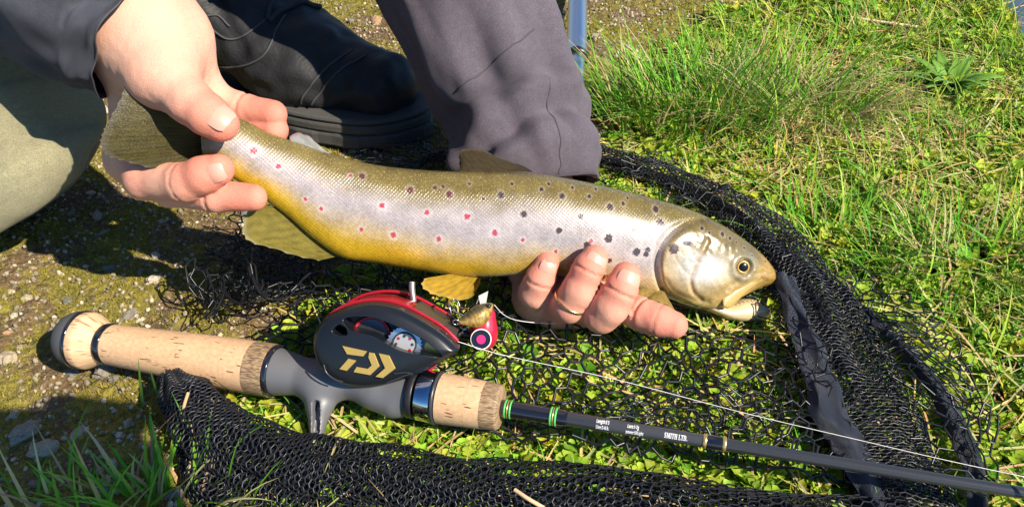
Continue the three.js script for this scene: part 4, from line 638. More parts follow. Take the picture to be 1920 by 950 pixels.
// blank, windings, writing
const rodEnd = sGold + 1.1, carbonTex = dataTex(64, 512, (i, j) => { const v = 0.75 + 0.25 * Math.sin(i * 0.4 + j * 0.8) * Math.sin(i * 0.4 - j * 0.8); return [v, v, v]; }, true, [8, 60]);
const carbon = std([0.055, 0.057, 0.063], { map: carbonTex, roughness: 0.3, clearcoat: 0.6, clearcoatRoughness: 0.2 });
const rb = s => lerp(0.0036, 0.0028, (s - sFgEnd) / (sGold - sFgEnd)) * (s > sGold ? lerp(1, 0.3, (s - sGold) / 1.1) : 1);
lat('blank', [[sFgEnd - 0.004, 0.0036], [sGold, rb(sGold)], [rodEnd, rb(rodEnd)], [rodEnd + 0.001, 0]], carbon, 32);
lat('winding', [[sFgEnd, 0.0038], [sFgEnd + 0.002, 0.0042], [sFer - 0.001, 0.004], [sFer + 0.012, 0.0038], [sFer + 0.014, 0.0034]], gloss, 32);
const green = std([0.08, 0.42, 0.08], { roughness: 0.35, clearcoat: 0.8 }), goldT = std([0.75, 0.52, 0.2], { metalness: 0.8, roughness: 0.3 });
const sG0 = rAt([-.0025,.0284,.1534]), sG1 = rAt([0,.0285,.1538]), sG2 = rAt([.0184,.0294,.1585]), sG3 = rAt([.0206,.0295,.1592]);
for (const s of [sG0, sG1, sG2, sG3]) lat('green_thread', [[s - 0.0006, 0.0036], [s - 0.0004, 0.00445], [s + 0.0004, 0.00445], [s + 0.0006, 0.0036]], green, 28);
for (const s of [(sG0 + sG1) / 2, (sG2 + sG3) / 2]) lat('gold_thread', [[s - 0.0004, 0.0036], [s - 0.0003, 0.00432], [s + 0.0003, 0.00432], [s + 0.0004, 0.0036]], goldT, 28);
lat('wrap_band', [[sGold - 0.0035, 0.0028], [sGold - 0.003, rb(sGold) + 0.0004], [sGold + 0.003, rb(sGold) + 0.0004], [sGold + 0.0035, 0.0026]], gloss, 28);
for (const s of [sGold - 0.0042, sGold + 0.0042]) lat('gold_thread', [[s - 0.0009, 0.0026], [s - 0.0007, rb(sGold) + 0.0005], [s + 0.0007, rb(sGold) + 0.0005], [s + 0.0009, 0.0026]], goldT, 28);
{ // white lettering printed on the blank
  const W = 2048, Hh = 128, cv = document.createElement('canvas'); cv.width = W; cv.height = Hh; const x = cv.getContext('2d');
  x.fillStyle = '#3b3c40'; x.fillRect(0, 0, W, Hh); x.fillStyle = '#e8e8e8'; x.textBaseline = 'middle';
  x.font = 'bold 50px sans-serif'; x.fillText("Length:5'3", 20, 36); x.fillText('Lure:1-7g', 620, 36); x.fillText('Line:2-4Lb.', 20, 92); x.fillText('power:UlLight', 600, 92); x.font = 'bold 72px serif'; x.fillText('SMITH LTD.', 1330, 66);
  const t = new THREE.CanvasTexture(cv); t.colorSpace = THREE.SRGBColorSpace;
  const s0 = rAt([.0383,.0303,.1641]), s1 = rAt([.0845,.0327,.1756]), q = camera.position.clone().sub(rA.clone().addScaledVector(rDir, (s0 + s1) / 2)), N0 = V(0, 0.72, 0.69).addScaledVector(rDir, -V(0, 0.72, 0.69).dot(rDir)).normalize(), B0 = rDir.clone().cross(N0);
  const g = grid(24, 16, (u, v) => { const s = lerp(s0, s1, u), a = (v - 0.5) * 1.9, r = rb(s) + 0.00012; return rA.clone().addScaledVector(rDir, s).addScaledVector(N0, Math.cos(a) * r).addScaledVector(B0, Math.sin(a) * r).toArray(); }, (u, v) => [u, 1 - v]);
  mesh('lettering', g, std([1, 1, 1], { map: t, roughness: 0.35 }), rod);
}
for (const [ds, r] of [[0.13, 0.006], [0.36, 0.005], [0.56, 0.004], [0.74, 0.0035], [0.9, 0.003]]) { const s = sGold + ds, g = new THREE.TorusGeometry(r, 0.0006, 8, 24); g.applyQuaternion(new THREE.Quaternion().setFromUnitVectors(V(0, 0, 1), rDir)); const c = rA.clone().addScaledVector(rDir, s).addScaledVector(rUp, r + rb(s)); g.translate(c.x, c.y, c.z); mesh('line_guide', g, chrome, rod); }
// ---- reel
const [RO, RX, RY, RZ] = [[-.0582,.0477,.1289],[.9986,0,.0523],[.0285,.8387,-.5439],[-.0439,.5446,.8375]];
for (let i = 0; i < 3; i++) RO[i] += RZ[i] * 0.0095 - RY[i] * 0.0012;
const reelW = (x, y, z) => [RO[0] + RX[0] * x + RY[0] * y + RZ[0] * z, RO[1] + RX[1] * x + RY[1] * y + RZ[1] * z, RO[2] + RX[2] * x + RY[2] * y + RZ[2] * z];
const mapReel = g => { const p = g.attributes.position, n = g.attributes.normal; for (let i = 0; i < p.count; i++) { p.setXYZ(i, ...reelW(p.getX(i), p.getY(i), p.getZ(i))); const a = n.getX(i), b = n.getY(i), c = n.getZ(i); n.setXYZ(i, RX[0] * a + RY[0] * b + RZ[0] * c, RX[1] * a + RY[1] * b + RZ[1] * c, RX[2] * a + RY[2] * b + RZ[2] * c); } return g; };
const reel = new THREE.Group(); reel.name = 'reel'; reel.userData.label = 'low black reel with red trim and gold emblem'; rod.add(reel);
const plateO = smooth2([[-.0345,-.0018],[-.0336,.0057],[-.0298,.0117],[-.0222,.0169],[-.012,.0198],[-.0029,.0201],[.0066,.0179],[.0168,.0131],[.0258,.0078],[.0317,.0027],[.0338,-.0003],[.0306,-.0032],[.0236,-.0076],[.015,-.0123],[.0049,-.0163],[-.0064,-.0193],[-.0177,-.019],[-.0259,-.0159],[-.0316,-.0099]], 90, true);
const windowO = smooth2([[-.0193,.0131],[-.0104,.0147],[-.0015,.0132],[.0087,.0095],[.019,.0043],[.0265,-.0026],[.0179,-.0019],[.0089,-.0007],[.002,.0024],[-.0047,.006],[-.0103,.0073],[-.0159,.0086]], 48, true);
const holeO = smooth2([[-.0244,.0076],[-.0213,.0105],[-.018,.0091],[-.0174,.0063],[-.021,.0059]], 20, true);
// solids from an outline: 2-D distance tabulated once, then rounded and domed
function slab(outline, holes, z0, z1, rnd_, dome, h = 0.0006, cut) {
  let x0 = 1e9, x1 = -1e9, y0 = 1e9, y1 = -1e9; for (const [x, y] of outline) { x0 = Math.min(x0, x); x1 = Math.max(x1, x); y0 = Math.min(y0, y); y1 = Math.max(y1, y); }
  x0 -= 0.003; y0 -= 0.003; x1 += 0.003; y1 += 0.003; const s = h, nx = Math.ceil((x1 - x0) / s) + 2, ny = Math.ceil((y1 - y0) / s) + 2, T = new Float32Array(nx * ny), Hh = new Float32Array(nx * ny);
  for (let j = 0; j < ny; j++) for (let i = 0; i < nx; i++) { const x = x0 + i * s, y = y0 + j * s; T[j * nx + i] = sdPoly(x, y, outline); let q = 1e9; for (const o of holes) q = Math.min(q, sdPoly(x, y, o)); Hh[j * nx + i] = q; }
  const at = (A, x, y) => { const u = clamp((x - x0) / s, 0, nx - 1.001), v = clamp((y - y0) / s, 0, ny - 1.001), i = Math.floor(u), j = Math.floor(v), a = u - i, b = v - j, k = j * nx + i; return lerp(lerp(A[k], A[k + 1], a), lerp(A[k + nx], A[k + nx + 1], a), b); };
  return surfNet((x, y, z) => {
    const d2 = at(T, x, y), zt = z1 + dome * (1 - Math.exp(Math.min(0, d2) / 0.006)), mid = (z0 + zt) / 2, dz = Math.abs(z - mid) - (zt - z0) / 2, a = d2 + rnd_, b = dz + rnd_;
    let d = Math.min(Math.max(a, b), 0) + Math.hypot(Math.max(a, 0), Math.max(b, 0)) - rnd_;
    if (holes.length) { const q = -at(Hh, x, y); d = Math.max(d, q - 0.0000); }
    if (cut) d = Math.max(d, cut(x, y, z)); return d;
  }, [x0, y0, z0 - 0.003], [x1, y1, z1 + dome + 0.004], h);
}
const reelBlack = std([0.008, 0.01, 0.014], { roughness: 0.32, clearcoat: 0.12, clearcoatRoughness: 0.25, specularIntensity: 0.7 }), reelRed = std([0.5, 0.012, 0.03], { roughness: 0.28, metalness: 0.45, clearcoat: 0.8, clearcoatRoughness: 0.1 }), reelGold = std([0.62, 0.4, 0.1], { roughness: 0.35, metalness: 0.6 }), reelGrey = std([0.07, 0.06, 0.05], { roughness: 0.4, metalness: 0.3 });
mesh('side_plate', mapReel(slab(plateO, [windowO, holeO], -0.013, 0.0005, 0.0032, 0.0042, 0.00055)), reelBlack, reel);
const shrink = (P, k, dx = 0, dy = 0) => { let cx = 0, cy = 0; for (const p of P) { cx += p[0] / P.length; cy += p[1] / P.length; } return P.map(p => [cx + (p[0] - cx) * k + dx, cy + (p[1] - cy) * k + dy]); };
const thumbCut = smooth2([[-.0232,.0196],[-.0105,.0239],[.0047,.0226],[.0175,.0165],[.0282,.0102],[.0328,.0114],[.0273,.0315],[-.0233,.0298]], 30, true);
mesh('frame', mapReel(slab(shrink(plateO, 0.93), [], -0.044, -0.012, 0.003, 0, 0.0008)), reelBlack, reel);
mesh('side_plate', mapReel(slab(plateO, [], -0.058, -0.042, 0.005, 0, 0.0009)), reelBlack, reel);
// red edge trims, thumb bar and dark inner recess
const trimPts = [[-.0328,.0075],[-.0298,.0117],[-.0222,.0169],[-.012,.0198],[-.0029,.0201],[.0066,.0179],[.0168,.0131],[.0258,.0078],[.0322,.002]];
for (const z of [-0.012, -0.043]) mesh('trim', tube(trimPts.map(p => reelW(p[0], p[1] + 0.0003, z)), 0.0009, 90, 8), reelRed, reel);
const bar = [[-.0181,.0173],[-.0105,.0191],[-.0023,.0188],[.0074,.0161],[.0176,.0111]]; mesh('spool_cover', (() => { const g = grid(40, 10, (u, v) => { const i = u * 4, k = Math.min(3, Math.floor(i)), q = i - k, x = lerp(bar[k][0], bar[k + 1][0], q), y = lerp(bar[k][1], bar[k + 1][1], q); return reelW(x, y + 0.0004 + 0.0012 * Math.sin(v * Math.PI), lerp(-0.0225, -0.038, v)); }); return g; })(), reelRed, reel);
const bar2 = [[.0104,.0152],[.0176,.0116],[.0258,.0076],[.0312,.0027]]; mesh('thumb_rest', (() => grid(30, 12, (u, v) => { const i = u * 3, k = Math.min(2, Math.floor(i)), q = i - k, x = lerp(bar2[k][0], bar2[k + 1][0], q), y = lerp(bar2[k][1], bar2[k + 1][1], q); return reelW(x, y + 0.0012 + 0.0008 * Math.sin(v * Math.PI), lerp(-0.0145, -0.041, v)); }))(), reelGrey, reel);
// what shows through the window: spool rim, brake dial, gear brass
const disc = (name, c, r, z, th, mat, seg = 40) => { const g = new THREE.CylinderGeometry(r, r, th, seg); g.rotateX(Math.PI / 2); g.translate(c[0], c[1], z); return mesh(name, mapReel(g), mat, reel); };
{
  const inner = slab(shrink(windowO, 1.06), [], -0.0128, -0.0085, 0.0005, 0, 0.0008); mesh('window_floor', mapReel(inner), std([0.01, 0.01, 0.012], { roughness: 0.35 }), reel);
  const sp = [-.0082,.0043], g = new THREE.TorusGeometry(0.0085, 0.0009, 10, 60); g.translate(sp[0], sp[1], -0.0072); mesh('spool_rim', mapReel(g), reelRed, reel); disc('spool', sp, 0.0078, -0.0078, 0.0012, std([0.1, 0.1, 0.11], { metalness: 0.8, roughness: 0.3 }));
  const dc = [.0084,.0018], silver = std([0.6, 0.6, 0.6], { metalness: 0.9, roughness: 0.3 }); disc('brake_dial', dc, 0.0078, -0.0045, 0.005, silver);
  for (let k = 0; k < 28; k++) { const a = k / 28 * 6.2832, b = new THREE.BoxGeometry(0.0007, 0.0007, 0.0052); b.translate(dc[0] + Math.cos(a) * 0.0079, dc[1] + Math.sin(a) * 0.0079, -0.0045); mesh('dial_tooth', mapReel(b), silver, reel); }
  disc('dial_ring', dc, 0.0058, -0.0018, 0.0006, std([0.03, 0.03, 0.03], { roughness: 0.4 })); disc('dial_face', dc, 0.005, -0.0015, 0.0007, std([0.45, 0.44, 0.42], { metalness: 0.5, roughness: 0.4 }));
  for (let k = 0; k < 8; k++) { const a = k / 8 * 6.2832; disc('dial_mark', [dc[0] + Math.cos(a) * 0.0038, dc[1] + Math.sin(a) * 0.0038], 0.0007, -0.0011, 0.0004, k % 2 ? reelRed : std([0.02, 0.02, 0.02]), 10); }
  disc('gear', [.0216,0], 0.0042, -0.0062, 0.003, std([0.75, 0.42, 0.1], { metalness: 0.9, roughness: 0.25 }), 20); disc('gear_hub', [.0165,.0016], 0.0055, -0.0065, 0.003, std([0.14, 0.14, 0.15], { metalness: 0.7, roughness: 0.3 }), 24);
}
// gold emblem standing a hair proud of the plate
for (const P of [[[-.019,.0011],[-.0078,-.001],[-.0095,-.0032],[-.0169,-.0025]], [[-.0163,-.0048],[-.0127,-.0055],[-.017,-.0102],[-.0203,-.0096]], [[-.0066,-.0015],[-.0044,-.0018],[-.002,-.0076],[-.0061,-.0118],[-.0137,-.0107],[-.0124,-.0085],[-.0074,-.0092],[-.0053,-.0074],[-.0069,-.0037]], [[-.0021,-.0018],[.0024,-.0026],[.0054,-.0083],[-.0002,-.0129],[-.0035,-.0125],[.0009,-.0084],[-.0007,-.005]]]) {
  const e = new THREE.ExtrudeGeometry(new THREE.Shape(P.map(p => new THREE.Vector2(...p))), { depth: 0.0006, bevelSize: 0.00015, bevelThickness: 0.00015, bevelSegments: 1 }); e.translate(0, 0, 0.00435); mesh('emblem', mapReel(e), reelGold, reel);
}
for (const [P, r] of [[[[-.028,-.0083],[-.0267,-.0118],[-.0228,-.0148],[-.019,-.0159]], 0.0004], [[[.0048,-.0111],[.0104,-.0104],[.0134,-.0108]], 0.0003], [[[.0015,-.0154],[.0079,-.0126],[.0124,-.0108]], 0.0003]]) mesh('relief_line', tube(P.map(p => reelW(p[0], p[1], 0.0037)), r, 24, 6), std([0.03, 0.032, 0.036], { roughness: 0.3 }), reel);
// red foot clamp under the body
mesh('foot', mapReel(slab(smooth2([[.0033,-.0174],[.0105,-.015],[.0155,-.0128],[.0236,-.0084],[.0181,-.0147],[.0157,-.0205],[.008,-.0208]], 40, true), [], -0.03, -0.008, 0.0015, 0, 0.0008)), reelRed, reel);
{ // crank with its paddle knob on the far side
  const a = [-.0339,.0322,.1043], b = [-.015,.0279,.1051];
  const arm = new THREE.CatmullRomCurve3([V(a), V(a).lerp(V(b), 0.5), V(b)]); mesh('crank_arm', new THREE.TubeGeometry(arm, 20, 0.0034, 10), std([0.012, 0.012, 0.014], { roughness: 0.3 }), reel);
  const kn = surfNet((x, y, z) => { const d = cone(x, y, z, [0, -0.004, 0, 0.0062], [0.0005, 0.0075, -0.004, 0.0055]); return smin(d, Math.hypot(x, y * 0.8, z) - 0.0066, 0.003); }, [-0.012, -0.016, -0.014], [0.012, 0.018, 0.012], 0.0006);
  kn.translate(...[-.0142,.0341,.1079]); mesh('crank_knob', kn, std([0.45, 0.012, 0.04], { roughness: 0.3, clearcoat: 0.6, clearcoatRoughness: 0.2 }), reel);
  const kc = [-.0153,.0371,.1163], q = new THREE.Quaternion().setFromUnitVectors(V(0, 1, 0), V(0.05, 0.62, 0.78).normalize());
  for (const [nm, r, h, o, m] of [['knob_rim', 0.0052, 0.001, -0.0004, std([0.75, 0.7, 0.62], { roughness: 0.4 })], ['knob_plate', 0.0047, 0.001, 0, gloss], ['knob_cap', 0.0023, 0.001, 0.0006, std([0.6, 0.03, 0.16], { metalness: 0.3, roughness: 0.3 })]]) { const g = new THREE.CylinderGeometry(r, r, h, 32); g.translate(0, o, 0); g.applyQuaternion(q); g.translate(...kc); mesh(nm, g, m, reel); }
  mesh('drag_lever', tube([[-.0497,.0462,.0984],[-.0505,.0515,.0943],[-.0505,.054,.0923]], 0.0016, 12, 8), std([0.35, 0.34, 0.33], { metalness: 0.8, roughness: 0.4 }), reel);
}
// ---------------------------------------------------------------- lure, line, hook
const lure = thing('fishing_lure', 'small golden brown minnow lure beside the red reel knob', 'lure');
{
  const a = V([-.0269,.0488,.1167]), b = V([-.0095,.0516,.1069]), T = b.clone().sub(a), N = V(0, 0.62, 0.78), U = N.clone().cross(T).normalize(), F = T.clone().cross(U).normalize();
  const g = grid(40, 24, (u, v) => { const r = 0.0048 * Math.pow(Math.sin(Math.PI * Math.pow(u, 1.25) * 0.97 + 0.06), 0.8) + 0.0003, an = v * Math.PI * 2; return a.clone().addScaledVector(T, u).addScaledVector(U, Math.sin(an) * r - 0.002 * Math.sin(u * Math.PI)).addScaledVector(F, Math.cos(an) * r * 0.7).toArray(); }, null, (u, v) => { const s = Math.sin(v * Math.PI * 2), n = 0.8 + 0.5 * noise(u * 14, v * 6, 2); return mix3([0.5, 0.3, 0.06], [0.09, 0.07, 0.03], sstep(-0.1, 0.7, s)).map(q => q * n); });
  mesh('body', g, std([1, 1, 1], { vertexColors: true, metalness: 0.4, roughness: 0.25, clearcoat: 1, clearcoatRoughness: 0.06 }), lure);
  mesh('lip', grid(10, 8, (u, v) => { const w = (v - 0.5) * 0.005 * (0.6 + u * 0.5); return V([-.0141,.052,.1078]).lerp(V([-.0141,.0566,.1043]), u).addScaledVector(T.clone().normalize(), w).toArray(); }), std([0.75, 0.72, 0.65], { transmission: 0.5, roughness: 0.1 }), lure);
  const eyeG = new THREE.SphereGeometry(0.0012, 12, 8); eyeG.translate(...a.clone().addScaledVector(T, 0.86).addScaledVector(F, 0.0026).addScaledVector(U, 0.0003).toArray()); mesh('eye', eyeG, std([0.02, 0.02, 0.02], { roughness: 0.1 }), lure);
  const steel = std([0.5, 0.5, 0.52], { metalness: 1, roughness: 0.25 });
  mesh('hook', tube([[-.0266,.0497,.1173],[-.029,.0396,.1036],[-.0294,.0527,.1149],[-.0305,.056,.1123],[-.0301,.0468,.0979],[-.0274,.0464,.0983],[-.0263,.0441,.1001],[-.0207,.0544,.1136]], 0.0005, 60, 6), steel, lure);
  mesh('hook', tube([[-.0266,.0495,.1174],[-.0263,.0363,.1062],[-.0242,.035,.1072],[-.0226,.0363,.1062],[-.0237,.0375,.1052]], 0.0005, 40, 6), steel, lure);
  const sr = new THREE.TorusGeometry(0.0016, 0.0003, 8, 20); sr.translate(...[-.0271,.0495,.1174]); mesh('split_ring', sr, steel, lure);
}
const lineMat = std([0.8, 0.78, 0.72], { roughness: 0.3 });
tag(mesh('fishing_line', tube([[-.0256,.0498,.1311],[-.0076,.0434,.1324],[.0477,.036,.142],[.1073,.0323,.1601],[.1512,.0327,.175],[.1922,.0338,.1893],[.2712,.0326,.2105]], 0.00015, 160, 5), lineMat), 'taut pale line running from the reel above the rod blank', 'fishing line', undefined);
tag(mesh('fishing_line', tube([[-.0089,.0516,.1069],[-.004,.0409,.1026],[.0056,.0248,.0898],[.0228,.0205,.0868],[.0374,.0185,.082],[.0441,.014,.0728]], 0.00018, 80, 5), lineMat), 'slack pale line from the lure to the hand under the trout', 'fishing line', undefined);

// ---------------------------------------------------------------- turf: blades, clover, straw
const leafMat = (o = {}) => std([1, 1, 1], { vertexColors: true, roughness: 0.55, transmission: 0.3, thickness: 0, specularIntensity: 0.25, ...o });
function bladeGeo(h, w, bend, seg = 4) { // unit blade bending along +x
  const p = [], ix = [], uv = [], c = [];
  for (let i = 0; i <= seg; i++) { const t = i / seg, a = bend * t, x = h * (1 - Math.cos(a)) / Math.max(bend, 0.01), y = h * Math.sin(a) / Math.max(bend, 0.01), ww = w * (1 - t * t) + 0.00012; p.push(x, y, -ww / 2, x + ww * 0.12, y, 0, x, y, ww / 2); for (const q of [0, 0.5, 1]) { uv.push(q, t); c.push(1, 1, 1); } }
  for (let i = 0; i < seg; i++) for (let k = 0; k < 2; k++) { const a = i * 3 + k; ix.push(a, a + 1, a + 3, a + 1, a + 4, a + 3); }
  return geom(p, ix, uv, c);
}
function tinted(g, rgb) { const c = g.attributes.color; for (let i = 0; i < c.count; i++) c.setXYZ(i, ...rgb); return g; }
const greens = [[0.14, 0.34, 0.02], [0.21, 0.42, 0.03], [0.1, 0.28, 0.02], [0.3, 0.45, 0.035], [0.4, 0.46, 0.06]], straws = [[0.5, 0.4, 0.18], [0.58, 0.48, 0.24], [0.4, 0.3, 0.14]];
const pickC = a => a[Math.floor(rnd() * a.length * 0.9999)];
function clump(n, h0, h1, w, spread, lean, strawFrac) { // a small handful of blades
  const gs = []; for (let i = 0; i < n; i++) { const straw = rnd() < strawFrac, g = bladeGeo(rr(h0, h1), w * rr(0.7, 1.2) * (straw ? 0.7 : 1), rr(lean * 0.4, lean * 1.3)); tinted(g, pickC(straw ? straws : greens).map(v => v * rr(0.8, 1.15))); g.rotateX(rr(-0.25, 0.25)); g.rotateZ(-rr(0, 0.35)); g.rotateY(rr(0, 6.283)); const a = rr(0, 6.283), r = Math.sqrt(rnd()) * spread; g.translate(Math.cos(a) * r, 0, Math.sin(a) * r); gs.push(g); } return mergeGeometries(gs);
}
function scatter(name, label, cat, geos, count, pick, size, mat, lift = 0, tilt = 0.25) {
  // one InstancedMesh for each of the few variants
  const M = new THREE.Matrix4(), q = new THREE.Quaternion(), C = new THREE.Color();
  geos.forEach((g, k) => {
    const n = Math.floor(count / geos.length), im = new THREE.InstancedMesh(g, mat, n);
    for (let i = 0; i < n; i++) { const [x, z] = pick(), s = size(); q.setFromEuler(new THREE.Euler(rr(-tilt, tilt), rr(0, 6.283), rr(-tilt, tilt))); M.compose(V(x, groundY(x, z) + (typeof lift === 'function' ? lift() : lift), z), q, V(s, s, s)); im.setMatrixAt(i, M); const b = rr(0.7, 1.2), y = rr(0.85, 1.25); C.setRGB(b * y, b, b * rr(0.7, 1)); im.setColorAt(i, C); }
    im.name = numbered(name); im.userData.kind = 'stuff'; tag(im, label, cat, label); im.castShadow = im.receiveShadow = true; scene.add(im);
  });
}
const inView = (x, z) => z > -0.75 && z < 0.24 && Math.abs(x) < 0.31 + (0.19 - z) * 0.52;
function pickTurf(dens) { return () => { for (;;) { const x = rr(-0.35, 0.75), z = rr(-0.75, 0.24); if (!inView(x, z) || streamDist(x, z) < 0.008) continue; if (turf(x, z) > rnd() * 0.9 + 0.08 && (!dens || dens(x, z) > rnd())) return [x, z]; } }; }
const tuftC = [.1898,0,-.1575], dryC = [.2513,0,-.17];
const dNear = (x, z, c, r) => Math.exp(-((x - c[0]) ** 2 + (z - c[2]) ** 2) / (r * r));
// clover-like leaflets
function leafletGeo() { const gs = []; for (let k = 0; k < 3; k++) { const p = [0, 0, 0], ix = [], uv = [0.5, 0.5], c = [1, 1, 1], n = 7; for (let i = 0; i <= n; i++) { const a = lerp(-1.25, 1.25, i / n), r = 0.0042 * (1 - 0.12 * Math.exp(-((a) ** 2) / 0.02)) * Math.cos(a * 0.62); p.push(r * Math.cos(a * 0.75), 0.0008 * Math.abs(Math.sin(a)) * 1.4 + 0.0004, r * Math.sin(a * 0.75)); uv.push(i / n, 1); c.push(1, 1, 1); } for (let i = 1; i <= n; i++) ix.push(0, i + 1, i); const g = geom(p, ix, uv, c); g.rotateZ(rr(-0.1, 0.25)); g.rotateY(k * 2.094 + rr(-0.2, 0.2)); gs.push(g); }
  const st = bladeGeo(0.009, 0.0007, 0.5, 2); st.rotateZ(0); st.translate(-0.0022, -0.0085, 0); gs.push(st); const g = mergeGeometries(gs), t = pickC([[0.24, 0.45, 0.035], [0.19, 0.4, 0.03], [0.34, 0.49, 0.05], [0.15, 0.34, 0.03]]); return tinted(g, t); }
function ovalLeafGeo() { const g = grid(5, 4, (u, v) => { const w = 0.0024 * Math.sin(Math.PI * Math.pow(u, 0.8) * 0.98 + 0.03), s = (v - 0.5) * 2; return [u * 0.0085, 0.0012 * Math.sin(u * 2.4) + 0.0009 * Math.abs(s), s * w]; }, null, () => pickC([[0.2, 0.33, 0.05]])); return g; }
function sprigGeo() { const gs = []; for (let k = 0; k < 7; k++) { const g = ovalLeafGeo(); tinted(g, [0.28 * rr(0.7, 1.3), 0.43 * rr(0.8, 1.15), 0.035]); g.scale(rr(0.6, 1.1), 1, rr(0.8, 1.2)); g.rotateZ(rr(0.1, 0.7)); g.rotateY(k * 2.4); g.translate(rr(-0.0015, 0.0015), k * 0.0009, rr(-0.0015, 0.0015)); gs.push(g); } return mergeGeometries(gs); }
const lush = (x, z) => 0.35 + 0.65 * sstep(-0.15, 0.3, fbm(x * 11, z * 11, 17, 3)) - 0.5 * dNear(x, z, dryC, 0.08);
scatter('clover', 'low clover leaves carpeting the turf', 'clover', [0, 1, 2, 3].map(leafletGeo), 15000, pickTurf(lush), () => rr(0.6, 1.4), leafMat({ roughness: 0.5 }), () => rr(0.002, 0.009), 0.55);
scatter('ground_cover', 'tiny oval leaved weeds between the grass', 'ground cover', [0, 1, 2].map(sprigGeo), 9000, pickTurf((x, z) => 1.1 - lush(x, z) * 0.5), () => rr(0.5, 1.1), leafMat(), () => rr(-0.001, 0.004), 0.4);
scatter('grass', 'short green grass blades in the turf', 'grass', [0, 1, 2, 3].map(() => clump(9, 0.008, 0.022, 0.0013, 0.006, 1.2, 0.2)), 5200, pickTurf(), () => rr(0.7, 1.2), leafMat(), -0.001);
scatter('long_grass', 'longer green grass blades standing out of the turf', 'grass', [0, 1, 2].map(() => clump(6, 0.022, 0.05, 0.0014, 0.008, 1.3, 0.2)), 900, pickTurf((x, z) => { const s = z - 0.02 + (x - 0.1) * -0.3; return inPoly(x, z, flatPoly) ? 0.004 : x > 0.2 + (z) * 0.6 ? 1 : 0.02; }), () => rr(0.6, 1.1), leafMat(), -0.001);
function strawGeo() { const gs = []; for (let i = 0; i < 5; i++) { const g = bladeGeo(rr(0.02, 0.055), 0.0011, rr(0.1, 0.7), 4); tinted(g, pickC(straws).map(v => v * rr(0.8, 1.2))); g.rotateZ(-1.5 + rr(-0.05, 0.18)); g.rotateY(rr(-0.7, 0.7) + (i % 2) * 3.14); g.translate(rr(-0.01, 0.01), rr(0, 0.004), rr(-0.01, 0.01)); gs.push(g); } return mergeGeometries(gs); }
scatter('straw', 'dry straw lying flat in the turf', 'straw', [0, 1, 2].map(strawGeo), 2000, pickTurf((x, z) => 0.12 + 0.9 * dNear(x, z, dryC, 0.09) + 0.25 * sstep(0, 0.4, fbm(x * 9, z * 9, 40, 3))), () => rr(0.6, 1.2), leafMat({ transmission: 0.1 }), () => rr(0.002, 0.008), 0.12);
// ---- grass tufts: each one a thing with its blades grouped in green and dry
function tuft(label, c, n, rad, h0, h1, w, lean, strawFrac, dirx = 0, group) {
  const o = thing('grass_tuft', label, 'grass tuft', [c[0], groundY(c[0], c[2]) - 0.002, c[2]], group), parts = [[], []];
  for (let i = 0; i < n; i++) { const s = rnd() < strawFrac ? 1 : 0, g = bladeGeo(rr(h0, h1), w * rr(0.7, 1.25), rr(lean * 0.3, lean * 1.4), 6); tinted(g, pickC(s ? straws : greens.slice(0, 3)).map(v => v * rr(0.8, 1.2))); const a = rr(0, 6.283), r = Math.sqrt(rnd()) * rad; g.rotateZ(-rr(0, 0.5)); g.rotateY(-a + rr(-0.9, 0.9)); g.translate(Math.cos(a) * r * 1.25, 0, Math.sin(a) * r * 0.8); if (dirx) { const p = g.attributes.position; for (let k = 0; k < p.count; k++) p.setX(k, p.getX(k) + dirx * p.getY(k)); g.computeVertexNormals(); } parts[s].push(g); }
  parts.forEach((p, k) => { if (p.length) { const m = mesh(k ? 'dry_blades' : 'green_blades', mergeGeometries(p), leafMat(), o); m.userData.kind = 'stuff'; } });
  return o;
}
tuft('tall fine green grass tuft beside the silver net handle', [.134,0,-.17], 560, 0.055, 0.035, 0.085, 0.0013, 1.1, 0.12);
tuft('pale half dry grass tuft between the green tuft and the broad leaved plant', [.201,0,-.17], 520, 0.06, 0.03, 0.085, 0.0012, 1.4, 0.4, 0.25);
tuft('flattened straw coloured grass tuft beside the broad leaved plant', [.2517,0,-.1575], 360, 0.05, 0.025, 0.06, 0.0011, 1.7, 0.8, -0.2);
tuft('shaded dark green grass tuft by the near rim of the net', [-.1521,0,.1901], 150, 0.03, 0.015, 0.045, 0.0017, 1.2, 0.3);
tuft('shaded grass tuft with long blades leaning out over the gravel', [-.183,0,.2039], 120, 0.04, 0.015, 0.05, 0.0017, 1.3, 0.4);
tuft('bright green grass tuft on the turf right of the net', [.2002,0,.0027], 240, 0.04, 0.02, 0.05, 0.0013, 1.5, 0.12);
tuft('sunny grass tuft outside the slack of the net', [.2716,0,.0236], 260, 0.045, 0.025, 0.055, 0.0013, 1.4, 0.25);
tuft('grass tuft near the stream bank', [.333,0,-.3142], 200, 0.05, 0.015, 0.04, 0.0013, 1.3, 0.3);
